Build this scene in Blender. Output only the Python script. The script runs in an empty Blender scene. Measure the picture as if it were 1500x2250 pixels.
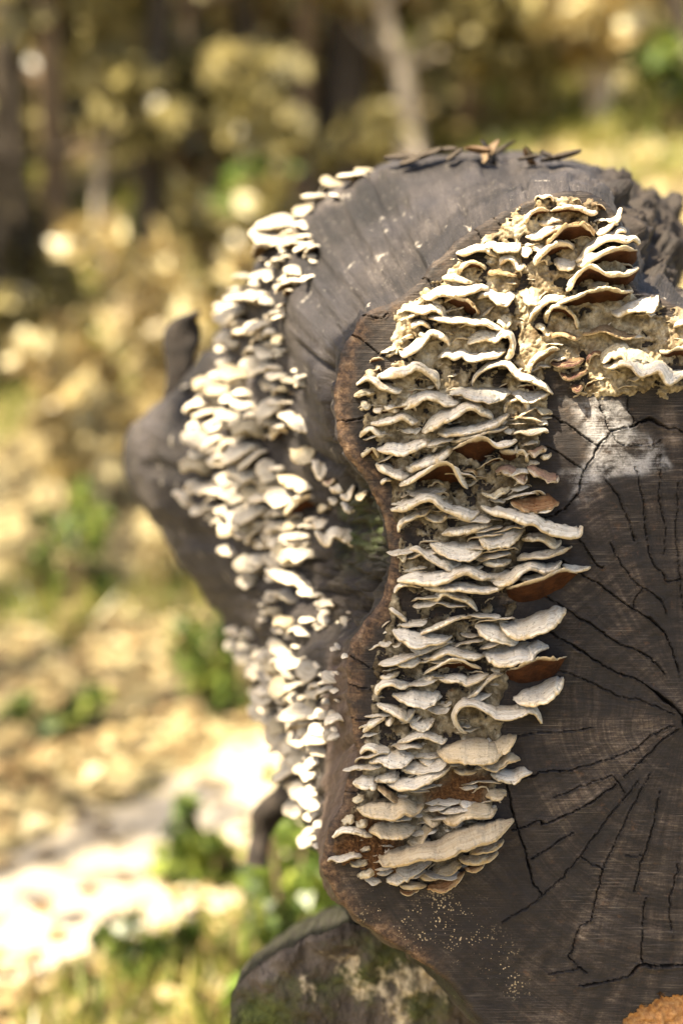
import bpy, bmesh, math, random
import numpy as np
from mathutils import Vector, Matrix
from mathutils.bvhtree import BVHTree

sc = bpy.context.scene
COL = sc.collection
rng = np.random.default_rng(7)
random.seed(7)

# ---------------------------------------------------------------- camera
CAM_H, PITCH = 0.95, math.radians(10)
D0 = 0.875                                   # distance to the cut end of the log
cam = bpy.data.cameras.new("camera")
cam.lens = 50; cam.sensor_fit = 'VERTICAL'; cam.sensor_height = 36; cam.sensor_width = 24
cam.clip_start = 0.05; cam.clip_end = 400
cam.dof.use_dof = True; cam.dof.focus_distance = D0 - 0.018; cam.dof.aperture_fstop = 2.8
cam.dof.aperture_blades = 0
co = bpy.data.objects.new("camera", cam)
co.location = (0, 0, CAM_H); co.rotation_euler = (math.pi / 2 - PITCH, 0, 0)
COL.objects.link(co); sc.camera = co

# ---------------------------------------------------------------- sky, sun, exposure
SUN = np.array((-0.42, -0.36, 0.83)); SUN = SUN / np.linalg.norm(SUN)     # towards the sun
w = bpy.data.worlds.new("World"); sc.world = w; w.use_nodes = True
nt = w.node_tree; nt.nodes.clear()
sky = nt.nodes.new('ShaderNodeTexSky'); sky.sky_type = 'NISHITA'; sky.sun_disc = False
sky.dust_density = 2.5; sky.ozone_density = 0.6; sky.air_density = 0.8; sky.sun_elevation = math.asin(SUN[2]); sky.sun_rotation = math.atan2(SUN[0], SUN[1])
bg = nt.nodes.new('ShaderNodeBackground'); bg.inputs[1].default_value = 0.10
wo = nt.nodes.new('ShaderNodeOutputWorld')
nt.links.new(sky.outputs[0], bg.inputs[0]); nt.links.new(bg.outputs[0], wo.inputs[0])
sl = bpy.data.lights.new("sun", 'SUN'); sl.energy = 4.5; sl.angle = math.radians(0.53); sl.color = (1.0, 0.92, 0.78)
so = bpy.data.objects.new("sun", sl); COL.objects.link(so)
so.rotation_euler = Vector(SUN).to_track_quat('Z', 'Y').to_euler()
so.location = tuple(SUN * 30)
sc.view_settings.view_transform = 'Standard'; sc.view_settings.look = 'None'
sc.view_settings.exposure = 2.22; sc.view_settings.gamma = 1; sc.view_settings.use_curve_mapping = False
sc.view_settings.use_white_balance = True; sc.view_settings.white_balance_temperature = 7250; sc.view_settings.white_balance_tint = 10
sc.render.engine = 'CYCLES'
sc.cycles.use_denoising = True
sc.cycles.max_bounces = 6; sc.cycles.diffuse_bounces = 4; sc.cycles.transmission_bounces = 4
sc.cycles.sample_clamp_indirect = 6

# ---------------------------------------------------------------- geometry helpers
RIGHT = np.array((1.0, 0, 0)); FWD = np.array((0, math.cos(PITCH), -math.sin(PITCH)))
UP = np.array((0, math.sin(PITCH), math.cos(PITCH))); CAM = np.array((0, 0, CAM_H))
def P(px, py, d):
    """photo pixel (1500 x 2250) at depth d along the view axis -> world point(s)"""
    px, py, d = np.broadcast_arrays(np.asarray(px, float), np.asarray(py, float), np.asarray(d, float))
    x = (px - 750) / 2250 * .72 * d; y = -(py - 1125) / 2250 * .72 * d
    return CAM + x[..., None] * RIGHT + y[..., None] * UP + d[..., None] * FWD
PXM = .72 / 2250 * D0                        # metres per photo pixel at the cut end

def _hash(i, j, k, s):
    h = (i.astype(np.int64) * 374761393 + j.astype(np.int64) * 668265263 + k.astype(np.int64) * 2147483647 + s * 1274126177) & 0xFFFFFFFF
    h = ((h ^ (h >> 13)) * 1274126177) & 0xFFFFFFFF
    h = ((h ^ (h >> 16)) * 2246822519) & 0xFFFFFFFF
    return ((h ^ (h >> 15)) & 0xFFFFFF) / float(0xFFFFFF)
def vnoise(p, seed=0):
    p = np.asarray(p, float)
    f = np.floor(p); t = p - f; t = t * t * (3 - 2 * t); f = f.astype(np.int64)
    r = 0
    for a in (0, 1):
        for b in (0, 1):
            for c in (0, 1):
                wgt = (t[..., 0] if a else 1 - t[..., 0]) * (t[..., 1] if b else 1 - t[..., 1]) * (t[..., 2] if c else 1 - t[..., 2])
                r = r + wgt * _hash(f[..., 0] + a, f[..., 1] + b, f[..., 2] + c, seed)
    return r * 2 - 1
def fbm(p, seed=0, octv=4, gain=.5):
    p = np.asarray(p, float); a = 1; s = 0; n = 0
    for o in range(octv):
        s = s + a * vnoise(p * 2 ** o + o * 17.3, seed + o); n += a; a *= gain
    return s / n
def sstep(a, b, x):
    t = np.clip((x - a) / (b - a), 0, 1); return t * t * (3 - 2 * t)
def catmull(pts, n=12, closed=False):
    p = np.asarray(pts, float); m = len(p); out = []
    for i in range(m if closed else m - 1):
        if closed: p0, p1, p2, p3 = p[(i - 1) % m], p[i], p[(i + 1) % m], p[(i + 2) % m]
        else: p0, p1, p2, p3 = p[max(i - 1, 0)], p[i], p[i + 1], p[min(i + 2, m - 1)]
        for t in np.linspace(0, 1, n, endpoint=False):
            out.append(.5 * ((2 * p1) + (p2 - p0) * t + (2 * p0 - 5 * p1 + 4 * p2 - p3) * t * t + (3 * p1 - p0 - 3 * p2 + p3) * t ** 3))
    if not closed: out.append(p[-1])
    return np.array(out)
def segdist(q, poly, closed=False):
    """distance from points q (n,2) to a polyline, and its parameter 0..1"""
    p = np.asarray(poly, float); best = np.full(len(q), 1e9); par = np.zeros(len(q))
    m = len(p) if closed else len(p) - 1
    for i in range(m):
        a, b = p[i], p[(i + 1) % len(p)]; ab = b - a; L = max((ab * ab).sum(), 1e-9)
        t = np.clip(((q - a) @ ab) / L, 0, 1); d = np.hypot(*(q - a - t[:, None] * ab).T)
        k = d < best; best[k] = d[k]; par[k] = (i + t[k]) / m
    return best, par
def inside(q, poly):
    p = np.asarray(poly, float); r = np.zeros(len(q), bool)
    for i in range(len(p)):
        a, b = p[i], p[(i + 1) % len(p)]
        if a[1] == b[1]: continue
        k = ((a[1] > q[:, 1]) != (b[1] > q[:, 1])) & (q[:, 0] < (b[0] - a[0]) * (q[:, 1] - a[1]) / (b[1] - a[1]) + a[0])
        r ^= k
    return r

def mesh(name, verts, faces, mat=None, smooth=True, attrs=None):
    me = bpy.data.meshes.new(name)
    v = np.asarray(verts, np.float32)
    if isinstance(faces, np.ndarray):
        n, k = faces.shape
        me.vertices.add(len(v)); me.vertices.foreach_set('co', v.ravel())
        me.loops.add(n * k); me.loops.foreach_set('vertex_index', faces.astype(np.int32).ravel())
        me.polygons.add(n); me.polygons.foreach_set('loop_start', np.arange(0, n * k, k, dtype=np.int32))
        me.polygons.foreach_set('loop_total', np.full(n, k, np.int32))
        me.update(calc_edges=True); me.validate()
    else:
        me.from_pydata([tuple(x) for x in v], [], faces)
    if smooth: me.polygons.foreach_set('use_smooth', np.ones(len(me.polygons), bool))
    for an, (ty, dat) in (attrs or {}).items():
        a = me.attributes.new(an, ty, 'POINT')
        a.data.foreach_set({'FLOAT': 'value', 'FLOAT_VECTOR': 'vector', 'FLOAT_COLOR': 'color'}[ty], np.asarray(dat, np.float32).ravel())
    if mat: me.materials.append(mat)
    return me
def link(name, me, parent=None, loc=None):
    o = bpy.data.objects.new(name, me); COL.objects.link(o)
    if parent is not None:
        o.parent = parent
    if loc is not None: o.location = loc
    return o
def thing(name, label, cat, loc, group=None, me=None):
    o = link(name, me, None, tuple(loc)); o['label'] = label; o['category'] = cat
    if group: o['group'] = group
    return o
def gridfaces(nu, nv, closed_u=False):
    i = np.arange(nu if closed_u else nu - 1)[:, None]; j = np.arange(nv - 1)[None, :]
    i2 = (i + 1) % nu
    return np.stack([i * nv + j, i2 * nv + j, i2 * nv + j + 1, i * nv + j + 1], -1).reshape(-1, 4)

# ---------------------------------------------------------------- materials
def mat(name):
    m = bpy.data.materials.new(name); m.use_nodes = True
    t = m.node_tree; t.nodes.clear()
    o = t.nodes.new('ShaderNodeOutputMaterial'); b = t.nodes.new('ShaderNodeBsdfPrincipled')
    t.links.new(b.outputs[0], o.inputs[0]); b.inputs['Roughness'].default_value = .85
    b.inputs['Specular IOR Level'].default_value = .25
    return m, t, b, o
class N:
    """tiny node-graph writer"""
    def __init__(s, t): s.t = t
    def n(s, ty, **kw):
        x = s.t.nodes.new(ty)
        for k, v in kw.items(): setattr(x, k, v)
        return x
    def put(s, sock, v):
        if hasattr(v, 'node'): s.t.links.new(v, sock)
        elif v is not None: sock.default_value = v
    def attr(s, name): return s.n('ShaderNodeAttribute', attribute_name=name)
    def noise(s, vec, scale, detail=5, rough=.55, dist=0.0):
        x = s.n('ShaderNodeTexNoise'); s.put(x.inputs['Vector'], vec); x.inputs['Scale'].default_value = scale
        x.inputs['Detail'].default_value = detail; x.inputs['Roughness'].default_value = rough; x.inputs['Distortion'].default_value = dist
        return x.outputs['Fac']
    def vor(s, vec, scale, feat='F1'):
        x = s.n('ShaderNodeTexVoronoi', feature=feat); s.put(x.inputs['Vector'], vec); x.inputs['Scale'].default_value = scale
        return x.outputs['Distance']
    def mp(s, vec, scale=(1, 1, 1), rot=(0, 0, 0), loc=(0, 0, 0)):
        x = s.n('ShaderNodeMapping'); s.put(x.inputs[0], vec); x.inputs['Scale'].default_value = scale
        x.inputs['Rotation'].default_value = rot; x.inputs['Location'].default_value = loc
        return x.outputs[0]
    def ramp(s, fac, stops, interp='LINEAR'):
        x = s.n('ShaderNodeValToRGB'); s.put(x.inputs[0], fac); x.color_ramp.interpolation = interp
        e = x.color_ramp.elements
        while len(e) < len(stops): e.new(.5)
        for k, (p, c) in enumerate(stops):
            e[k].position = p; e[k].color = (c, c, c, 1) if not isinstance(c, tuple) else (*c, 1)
        return x.outputs[0]
    def mix(s, fac, a, b, mode='MIX'):
        x = s.n('ShaderNodeMix', data_type='RGBA', blend_type=mode)
        s.put(x.inputs['Factor'], fac)
        for k, v in ((6, a), (7, b)):
            s.put(x.inputs[k], (*v, 1) if isinstance(v, tuple) and len(v) == 3 else v)
        return x.outputs[2]
    def math(s, op, a, b=0.0, clamp=False):
        x = s.n('ShaderNodeMath', operation=op, use_clamp=clamp); s.put(x.inputs[0], a); s.put(x.inputs[1], b); return x.outputs[0]
    def bump(s, h, strength=.5, dist=.001, normal=None):
        x = s.n('ShaderNodeBump'); s.put(x.inputs['Height'], h); x.inputs['Strength'].default_value = strength
        x.inputs['Distance'].default_value = dist
        if normal is not None: s.put(x.inputs['Normal'], normal)
        return x.outputs[0]
    def obj(s): return s.n('ShaderNodeTexCoord').outputs['Object']
    def rnd(s): return s.n('ShaderNodeObjectInfo').outputs['Random']

def mat_face():
    m, t, b, o = mat("weathered_end_grain"); g = N(t)
    fp = g.attr('fp').outputs['Vector']                       # position on the cut, 1 unit = 100 px = 28 mm, pith at 0,0
    m1 = g.n('ShaderNodeSeparateColor'); g.put(m1.inputs[0], g.attr('m1').outputs['Color'])
    m2 = g.n('ShaderNodeSeparateColor'); g.put(m2.inputs[0], g.attr('m2').outputs['Color'])
    saw = g.noise(g.mp(fp, (.35, 9, 1), (0, 0, math.radians(15))), 3.2, 4, .65)
    saw2 = g.noise(g.mp(fp, (.25, 16, 1), (0, 0, math.radians(13))), 3.0, 3, .6)
    pol = g.attr('pol').outputs['Vector']                     # angle, distance from the pith
    ray = g.noise(g.mp(pol, (26, .5, 1)), 1.0, 4, .6)
    ring = g.noise(g.mp(pol, (.35, 9, 1)), 1.0, 5, .65, .4)
    big = g.noise(fp, .55, 4, .6, .3); mid = g.noise(fp, 2.2, 5, .65); fine = g.noise(fp, 22, 4, .7)
    v = g.math('ADD', g.math('MULTIPLY', big, .55), g.math('MULTIPLY', mid, .35))
    v = g.math('ADD', v, g.math('MULTIPLY', g.math('SUBTRACT', saw, .5), .42))
    v = g.math('ADD', v, g.math('MULTIPLY', g.math('SUBTRACT', ring, .5), .55))
    v = g.math('ADD', v, g.math('MULTIPLY', g.math('SUBTRACT', ray, .5), .4))
    v = g.math('SUBTRACT', g.math('ADD', v, g.math('MULTIPLY', g.math('SUBTRACT', fine, .5), .3)), -.006)
    c = g.ramp(v, [(.28, (.0055, .0036, .0025)), (.40, (.0165, .0112, .0078)), (.50, (.040, .0282, .0200)), (.60, (.095, .070, .051)), (.74, (.25, .195, .148))])
    c = g.mix(g.ramp(g.noise(fp, .9, 5, .65, .5), [(.42, .75), (.60, 0.0)]), c, (.010, .0072, .0056))
    # rusty flecks
    c = g.mix(g.ramp(g.noise(fp, 3.5, 5, .7), [(.6, 0.0), (.72, .55)]), c, (.11, .052, .022))
    # pale worn streaks along the saw marks
    c = g.mix(g.math('MULTIPLY', g.ramp(saw2, [(.56, 0.0), (.7, .5)]), g.ramp(g.noise(fp, .8, 4, .6), [(.46, 0.0), (.6, 1.0)])), c, (.29, .235, .185))
    # brown bare ring at the margin
    rc = g.ramp(g.noise(g.mp(fp, (1, 1, 1)), 5.5, 6, .75), [(.36, (.018, .011, .007)), (.46, (.07, .039, .022)), (.56, (.15, .088, .048)), (.68, (.27, .18, .105))])
    rc = g.mix(g.ramp(g.noise(g.mp(pol, (60, 1.2, 1)), 1.0, 4, .65), [(.34, .8), (.5, 0.0)]), rc, (.02, .012, .008))
    c = g.mix(g.math('MULTIPLY', m2.outputs[0], g.ramp(mid, [(.36, .15), (.55, 1.0)])), c, rc)
    # darker zone beside the fungi
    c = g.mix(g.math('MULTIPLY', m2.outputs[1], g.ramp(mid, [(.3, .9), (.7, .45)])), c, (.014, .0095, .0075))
    # whitish patch high on the cut
    wm = g.math('MULTIPLY', m1.outputs[0], g.ramp(g.math('ADD', g.math('MULTIPLY', g.noise(fp, 2.6, 6, .7, .6), .75), g.math('MULTIPLY', saw, .3)), [(.44, 0.0), (.6, .95)]))
    c = g.mix(wm, c, g.ramp(fine, [(.3, (.3, .28, .26)), (.7, (.6, .58, .56))]))
    # pale specks of young growth low on the cut
    sp = g.math('MULTIPLY', m1.outputs[2], g.ramp(g.math('ADD', g.vor(fp, 16), g.math('MULTIPLY', g.math('SUBTRACT', g.noise(fp, 1.6, 4, .65), .5), -1.6)), [(.09, 1.0), (.19, 0.0)]))
    c = g.mix(sp, c, g.ramp(fine, [(.3, (.3, .2, .1)), (.7, (.62, .5, .32))]))
    # fresh crumbly orange wood
    oc = g.ramp(g.noise(fp, 9, 6, .75), [(.3, (.17, .07, .02)), (.5, (.42, .2, .065)), (.7, (.62, .37, .15))])
    c = g.mix(m1.outputs[1], c, oc)
    g.put(b.inputs['Base Color'], c)
    g.put(b.inputs['Roughness'], g.ramp(mid, [(.3, .55), (.7, .85)])); b.inputs['Specular IOR Level'].default_value = .35
    h = g.math('ADD', g.math('MULTIPLY', saw2, .9), g.math('ADD', g.math('MULTIPLY', fine, .35), g.math('MULTIPLY', ray, .5)))
    h = g.math('ADD', h, g.math('MULTIPLY', ring, .5))
    g.put(b.inputs['Normal'], g.bump(h, .8, .0011))
    return m

def mat_bark():
    m, t, b, o = mat("weathered_log_side"); g = N(t)
    bp = g.attr('bp').outputs['Vector']                       # metres around, metres along, radius
    m1 = g.n('ShaderNodeSeparateColor'); g.put(m1.inputs[0], g.attr('m1').outputs['Color'])
    gr = g.noise(g.mp(bp, (1, .12, 1)), 260, 5, .7); gr2 = g.noise(g.mp(bp, (1, .10, 1)), 70, 5, .65, .3)
    big = g.noise(bp, 14, 5, .6, .3); mid = g.noise(bp, 60, 5, .7)
    v = g.math('ADD', g.math('MULTIPLY', big, .5), g.math('MULTIPLY', gr, .25)); v = g.math('SUBTRACT', g.math('ADD', v, g.math('MULTIPLY', gr2, .25)), .018)
    c = g.ramp(v, [(.37, (.0035, .0028, .0024)), (.45, (.012, .0096, .0082)), (.52, (.029, .0235, .0205)), (.59, (.066, .055, .048)), (.70, (.19, .166, .14))])
    c = g.mix(g.ramp(g.noise(bp, 9, 3, .6), [(.45, 0.0), (.65, .6)]), c, (.045, .04, .042))
    c = g.mix(g.ramp(mid, [(.62, 0.0), (.72, .8)]), c, (.46, .41, .34))                    # lichen flecks
    c = g.mix(g.ramp(g.noise(bp, 330, 4, .7), [(.63, 0.0), (.71, .55)]), c, (.34, .31, .26))
    c = g.mix(m1.outputs[0], c, g.ramp(mid, [(.35, (.011, .008, .006)), (.6, (.034, .025, .018)), (.75, (.12, .095, .07))]))   # rough old bark
    c = g.mix(m1.outputs[1], c, g.ramp(mid, [(.35, (.045, .028, .021)), (.6, (.11, .076, .06)), (.75, (.22, .165, .13))]))         # bare brown sapwood
    c = g.mix(g.math('MULTIPLY', m1.outputs[2], g.ramp(mid, [(.4, 0.0), (.58, 1.0)])), c, (.035, .05, .01))                  # moss
    g.put(b.inputs['Base Color'], c); b.inputs['Roughness'].default_value = .75; b.inputs['Specular IOR Level'].default_value = .35
    h = g.math('ADD', gr, g.math('MULTIPLY', gr2, 1.2)); h = g.math('ADD', h, g.math('MULTIPLY', mid, .8))
    g.put(b.inputs['Normal'], g.bump(h, .9, .0034))
    return m

def mat_crust():
    m, t, b, o = mat("cream_fungal_crust"); g = N(t)
    fp = g.attr('fp').outputs['Vector']
    m1 = g.n('ShaderNodeSeparateColor'); g.put(m1.inputs[0], g.attr('m1').outputs['Color'])
    a = g.noise(fp, 3, 6, .7, .4); f = g.noise(fp, 18, 5, .7); d = g.noise(fp, 1.3, 4, .6)
    c = g.ramp(a, [(.3, (.07, .048, .024)), (.43, (.20, .15, .082)), (.56, (.40, .33, .215)), (.70, (.60, .53, .40))])
    c = g.mix(g.ramp(d, [(.52, 0.0), (.66, .75)]), c, (.085, .05, .022))
    c = g.mix(g.ramp(g.noise(fp, 6, 5, .7), [(.6, 0.0), (.7, .75)]), c, (.21, .085, .03))
    c = g.mix(g.ramp(f, [(.28, .8), (.42, 0.0)]), c, (.05, .035, .02))
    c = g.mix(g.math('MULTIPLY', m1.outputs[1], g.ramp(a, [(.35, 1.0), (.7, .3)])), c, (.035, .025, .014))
    c = g.mix(m1.outputs[2], c, g.ramp(f, [(.35, (.03, .012, .004)), (.55, (.12, .052, .017)), (.68, (.24, .13, .05)), (.8, (.42, .3, .16))]))
    g.put(b.inputs['Base Color'], c); b.inputs['Roughness'].default_value = .92
    g.put(b.inputs['Normal'], g.bump(g.math('ADD', f, g.math('MULTIPLY', g.noise(fp, 45, 3, .7), .5)), .8, .0010))
    return m

def mat_cap(name, inner, mid_, margin, dark):
    m, t, b, o = mat(name); g = N(t)
    cu = g.attr('cu').outputs['Vector']                       # along the rim (m), base..rim 0..1, 0
    sep = g.n('ShaderNodeSeparateXYZ'); g.put(sep.inputs[0], cu)
    ob = g.obj(); rn = g.rnd()
    wob = g.noise(ob, 90, 4, .65)
    e = g.math('ADD', sep.outputs[1], g.math('MULTIPLY', g.math('SUBTRACT', wob, .5), .45))
    c = g.ramp(e, [(.0, dark), (.25, inner), (.55, mid_), (.80, tuple(min(1, x * 1.08) for x in mid_)), (.93, margin), (1.08, tuple(x * y for x, y in zip(margin, (.82, .72, .56))))])
    zone = g.noise(g.mp(cu, (25, 14, 1)), 1.0, 4, .6)
    c = g.mix(g.ramp(zone, [(.34, .42), (.52, 0.0)]), c, dark)
    c = g.mix(g.math('MULTIPLY', g.ramp(g.noise(ob, 38, 5, .7), [(.54, 0.0), (.74, .4)]), g.ramp(e, [(.3, 1.0), (.75, .15)])), c, (.16, .15, .075))
    c = g.mix(g.ramp(g.math('ADD', g.noise(g.mp(cu, (9, 11, 1)), 1.0, 3, .6), g.math('MULTIPLY', g.math('SUBTRACT', wob, .5), .3)), [(.50, 0.0), (.58, .42), (.66, .05)]), c, (.46, .34, .19))
    c = g.mix(g.ramp(g.noise(ob, 55, 5, .7), [(.54, 0.0), (.74, .5)]), c, (.42, .27, .12))          # tan weathering
    c = g.mix(g.ramp(g.noise(ob, 420, 3, .6), [(.58, 0.0), (.70, .7)]), c, dark)                    # specks
    hs = g.n('ShaderNodeHueSaturation'); g.put(hs.inputs['Color'], c)
    g.put(hs.inputs['Value'], g.math('ADD', .86, g.math('MULTIPLY', rn, .22)))
    g.put(b.inputs['Base Color'], hs.outputs[0]); b.inputs['Roughness'].default_value = .9; b.inputs['Specular IOR Level'].default_value = .15
    b.inputs['Subsurface Weight'].default_value = 0.0
    h = g.math('ADD', g.noise(ob, 520, 4, .7), g.math('MULTIPLY', g.noise(g.mp(cu, (340, 3, 1)), 1.0, 4, .6), .9))
    g.put(b.inputs['Normal'], g.bump(h, .9, .0013))
    return m
def mat_pore(name, c0, c1, rimc):
    m, t, b, o = mat(name); g = N(t)
    cu = g.attr('cu').outputs['Vector']; sep = g.n('ShaderNodeSeparateXYZ'); g.put(sep.inputs[0], cu)
    ob = g.obj()
    c = g.ramp(g.noise(ob, 120, 5, .7), [(.3, c0), (.7, c1)])
    e = g.math('ADD', sep.outputs[1], g.math('MULTIPLY', g.math('SUBTRACT', g.noise(ob, 260, 4, .65), .5), .25))
    c = g.mix(g.ramp(e, [(.82, 0.0), (.97, 1.0)]), c, rimc)
    g.put(b.inputs['Base Color'], c); b.inputs['Roughness'].default_value = .9; b.inputs['Specular IOR Level'].default_value = .15
    g.put(b.inputs['Normal'], g.bump(g.math('ADD', g.vor(ob, 1500), g.math('MULTIPLY', g.noise(ob, 300, 4, .6), 1.2)), .9, .0008))
    return m
M_FACE, M_BARK, M_CRUST = mat_face(), mat_bark(), mat_crust()
CAPS = {
 'w': mat_cap("white_cap", (.46, .425, .355), (.72, .66, .54), (.85, .755, .59), (.19, .155, .105)),
 'g': mat_cap("greyish_cap", (.38, .365, .32), (.56, .53, .465), (.76, .68, .54), (.17, .16, .13)),
 't': mat_cap("tan_cap", (.40, .34, .25), (.56, .46, .31), (.62, .49, .31), (.22, .16, .09)),
 'o': mat_cap("rusty_orange_cap", (.17, .075, .03), (.24, .11, .045), (.42, .27, .14), (.07, .03, .013)),
 'p': mat_cap("plum_brown_cap", (.03, .012, .010), (.05, .021, .017), (.12, .06, .046), (.015, .007, .005)),
 'b': mat_cap("brown_cap", (.20, .13, .075), (.27, .18, .10), (.4, .29, .17), (.10, .06, .03)),
 'c': mat_cap("cream_crusty_cap", (.42, .36, .25), (.54, .47, .33), (.62, .55, .40), (.2, .15, .08)),
 'k': mat_cap("pinkish_brown_cap", (.22, .13, .09), (.29, .18, .125), (.60, .50, .37), (.1, .055, .035)),
}
PORE = mat_pore("brown_pores", (.022, .0075, .003), (.095, .034, .0115), (.55, .45, .31))
PORE_PALE = mat_pore("tan_pores", (.11, .06, .026), (.26, .165, .08), (.55, .46, .33))
PORE_PLUM = mat_pore("plum_pores", (.05, .016, .014), (.12, .045, .04), (.26, .13, .1))

# ================================================================ the log
PITH = np.array((1512., 1575.))
FACE = [(1335, 445), (1290, 418), (1225, 417), (1150, 442), (1080, 478), (1010, 522), (960, 572), (925, 608), (870, 655), (800, 690),
        (770, 738), (748, 790), (736, 850), (738, 925), (755, 985), (785, 1030), (812, 1075), (838, 1135), (850, 1190), (856, 1250),
        (838, 1315), (800, 1368), (770, 1412), (760, 1480), (764, 1560), (776, 1630), (783, 1662), (766, 1712), (742, 1780),
        (716, 1850), (706, 1895), (722, 1950), (762, 2005), (815, 2050), (885, 2092), (960, 2140), (1010, 2190), (1050, 2250),
        (1110, 2330), (1250, 2420), (1450, 2440), (1680, 2360), (1860, 2150), (1960, 1850), (1985, 1500), (1930, 1150), (1800, 900),
        (1640, 750), (1500, 672), (1440, 645), (1395, 625), (1385, 575), (1370, 505)]
FACE_D = catmull(FACE, 12, True)
_f3 = np.concatenate([FACE_D / 100, 0 * FACE_D[:, :1]], 1)
FACE_D = FACE_D + np.stack([fbm(_f3 * 2.2, 11, 5, .65), fbm(_f3 * 2.2, 12, 5, .65)], 1) * 11
BASE = P(1250, 1650, D0 + .25) * np.array((1, 1, 0)) + np.array((0, 0, .38))

def soft_mask(q, poly, soft):
    d, _ = segdist(q, poly, True); s = np.where(inside(q, poly), d, -d)
    return sstep(-soft, soft, s)
CRACKS = [  # (width px, depth mm, points)
 (9, 9, [(1170, 1150), (1236, 1120), (1266, 1088), (1280, 1040), (1300, 1008), (1316, 976), (1340, 952), (1364, 940), (1388, 938), (1412, 924), (1432, 924), (1460, 938), (1484, 942), (1510, 955), (1600, 985)]),
 (5, 6, [(1190, 896), (1216, 916), (1248, 936), (1280, 956), (1312, 980)]),
 (5, 6, [(1308, 872), (1324, 908), (1340, 948)]), (5, 5, [(1376, 864), (1378, 900), (1390, 920), (1388, 938)]),
 (4, 5, [(1200, 980), (1236, 1000), (1280, 1032)]), (4, 5, [(1250, 1160), (1272, 1184), (1300, 1228), (1324, 1248)]),
 (5, 7, [(1235, 1232), (1260, 1252), (1316, 1284), (1356, 1316), (1388, 1336), (1420, 1356), (1448, 1380), (1472, 1420), (1490, 1480)]),
 (5, 6, [(1190, 1304), (1216, 1320), (1268, 1356), (1316, 1384), (1356, 1412), (1412, 1436), (1460, 1480)]),
 (7, 8, [(1180, 1376), (1212, 1392), (1268, 1424), (1308, 1452), (1348, 1476), (1388, 1488), (1428, 1512), (1460, 1540), (1488, 1560)]),
 (13, 12, [(1428, 1512), (1460, 1540), (1488, 1562), (1503, 1590), (1512, 1640)]),
 (4, 4, [(1230, 1474), (1264, 1484), (1324, 1512), (1364, 1532), (1412, 1540), (1480, 1570)]),
 (3.5, 4, [(1328, 1056), (1356, 1092), (1380, 1144), (1396, 1192)]),
 (3.5, 4, [(1396, 1028), (1412, 1104), (1418, 1172), (1432, 1236), (1456, 1260), (1462, 1276), (1492, 1272)]),
 (3, 3, [(1452, 1000), (1448, 1104), (1460, 1160), (1456, 1220)]), (3, 3, [(1490, 1060), (1484, 1150), (1492, 1272), (1500, 1340)]),
 (3.5, 4, [(1340, 1192), (1356, 1228), (1380, 1260), (1404, 1288), (1432, 1304), (1456, 1324), (1462, 1345)]),
 (3.5, 4, [(1388, 1336), (1396, 1310), (1410, 1295)]), (3.5, 4, [(1340, 948), (1360, 975), (1400, 978), (1440, 976), (1452, 965)]),
 (4, 5, [(1129, 1716), (1201, 1695), (1256, 1690), (1331, 1669), (1389, 1649), (1427, 1617), (1480, 1595)]),
 (4, 5, [(1120, 1625), (1180, 1610), (1240, 1608), (1300, 1600)]), (5, 6, [(1128, 1712), (1190, 1698), (1250, 1692)]),
 (4, 5, [(1369, 1707), (1406, 1675), (1447, 1635), (1490, 1600)]), (2.8, 3, [(1213, 1753), (1279, 1727), (1343, 1704)]),
 (6, 7, [(1123, 1825), (1164, 1811), (1187, 1805), (1191, 1811), (1245, 1791), (1285, 1770), (1351, 1724)]),
 (6, 5, [(1345, 1706), (1356, 1722), (1372, 1742)]),
 (9, 9, [(1112, 1720), (1126, 1788), (1146, 1846), (1161, 1903), (1172, 1941), (1192, 1964)]),
 (3, 3, [(1401, 1716), (1340, 1791), (1273, 1880), (1239, 1924), (1192, 1967), (1149, 1999), (1100, 2028)]),
 (5, 5, [(1271, 1880), (1297, 1898), (1323, 1909)]), (5, 6, [(1323, 1909), (1314, 1953), (1302, 1999), (1299, 2022)]),
 (4, 5, [(1299, 2022), (1273, 2036), (1263, 2062), (1258, 2088), (1250, 2103), (1273, 2126), (1290, 2140)]),
 (3, 3, [(1323, 1909), (1352, 1850), (1380, 1790), (1425, 1700)]),
 (3.5, 4, [(1447, 1739), (1435, 1808), (1418, 1866), (1401, 1918), (1393, 1958)]), (6, 6, [(1418, 1973), (1411, 2028), (1409, 2068), (1409, 2112)]),
 (3.5, 4, [(1166, 1889), (1221, 1854), (1260, 1830)]),
 (10, 9, [(1270, 2168), (1291, 2164), (1320, 2158), (1360, 2149), (1383, 2143), (1406, 2120), (1447, 2123), (1500, 2123), (1560, 2140)]),
 (4, 5, [(1207, 2140), (1273, 2129)]), (3, 3, [(1490, 1900), (1470, 1980), (1476, 2060)]), (3, 3, [(1373, 1880), (1392, 1884), (1410, 1880)]),
 (5, 6, [(772, 735), (805, 755), (850, 790)]), (4, 5, [(738, 925), (770, 925), (800, 918)]), (4, 5, [(770, 1440), (800, 1462), (835, 1478)]),
 (4, 5, [(762, 1500), (800, 1512), (840, 1514)]), (4, 5, [(770, 1580), (800, 1584), (835, 1578)]), (5, 6, [(752, 1740), (780, 1742), (806, 1738)]),
 (4, 5, [(925, 606), (945, 622), (960, 650)]), (4, 5, [(1085, 470), (1095, 492), (1110, 510)]), (4, 5, [(1045, 500), (1058, 525)]),
 (4, 4, [(800, 690), (830, 700), (850, 690)]),
]
WHITE = [(1245, 885), (1330, 870), (1390, 930), (1450, 985), (1465, 1020), (1420, 1045), (1370, 1040), (1320, 1050), (1260, 1085), (1245, 1050), (1300, 1000), (1270, 940)]
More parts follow.
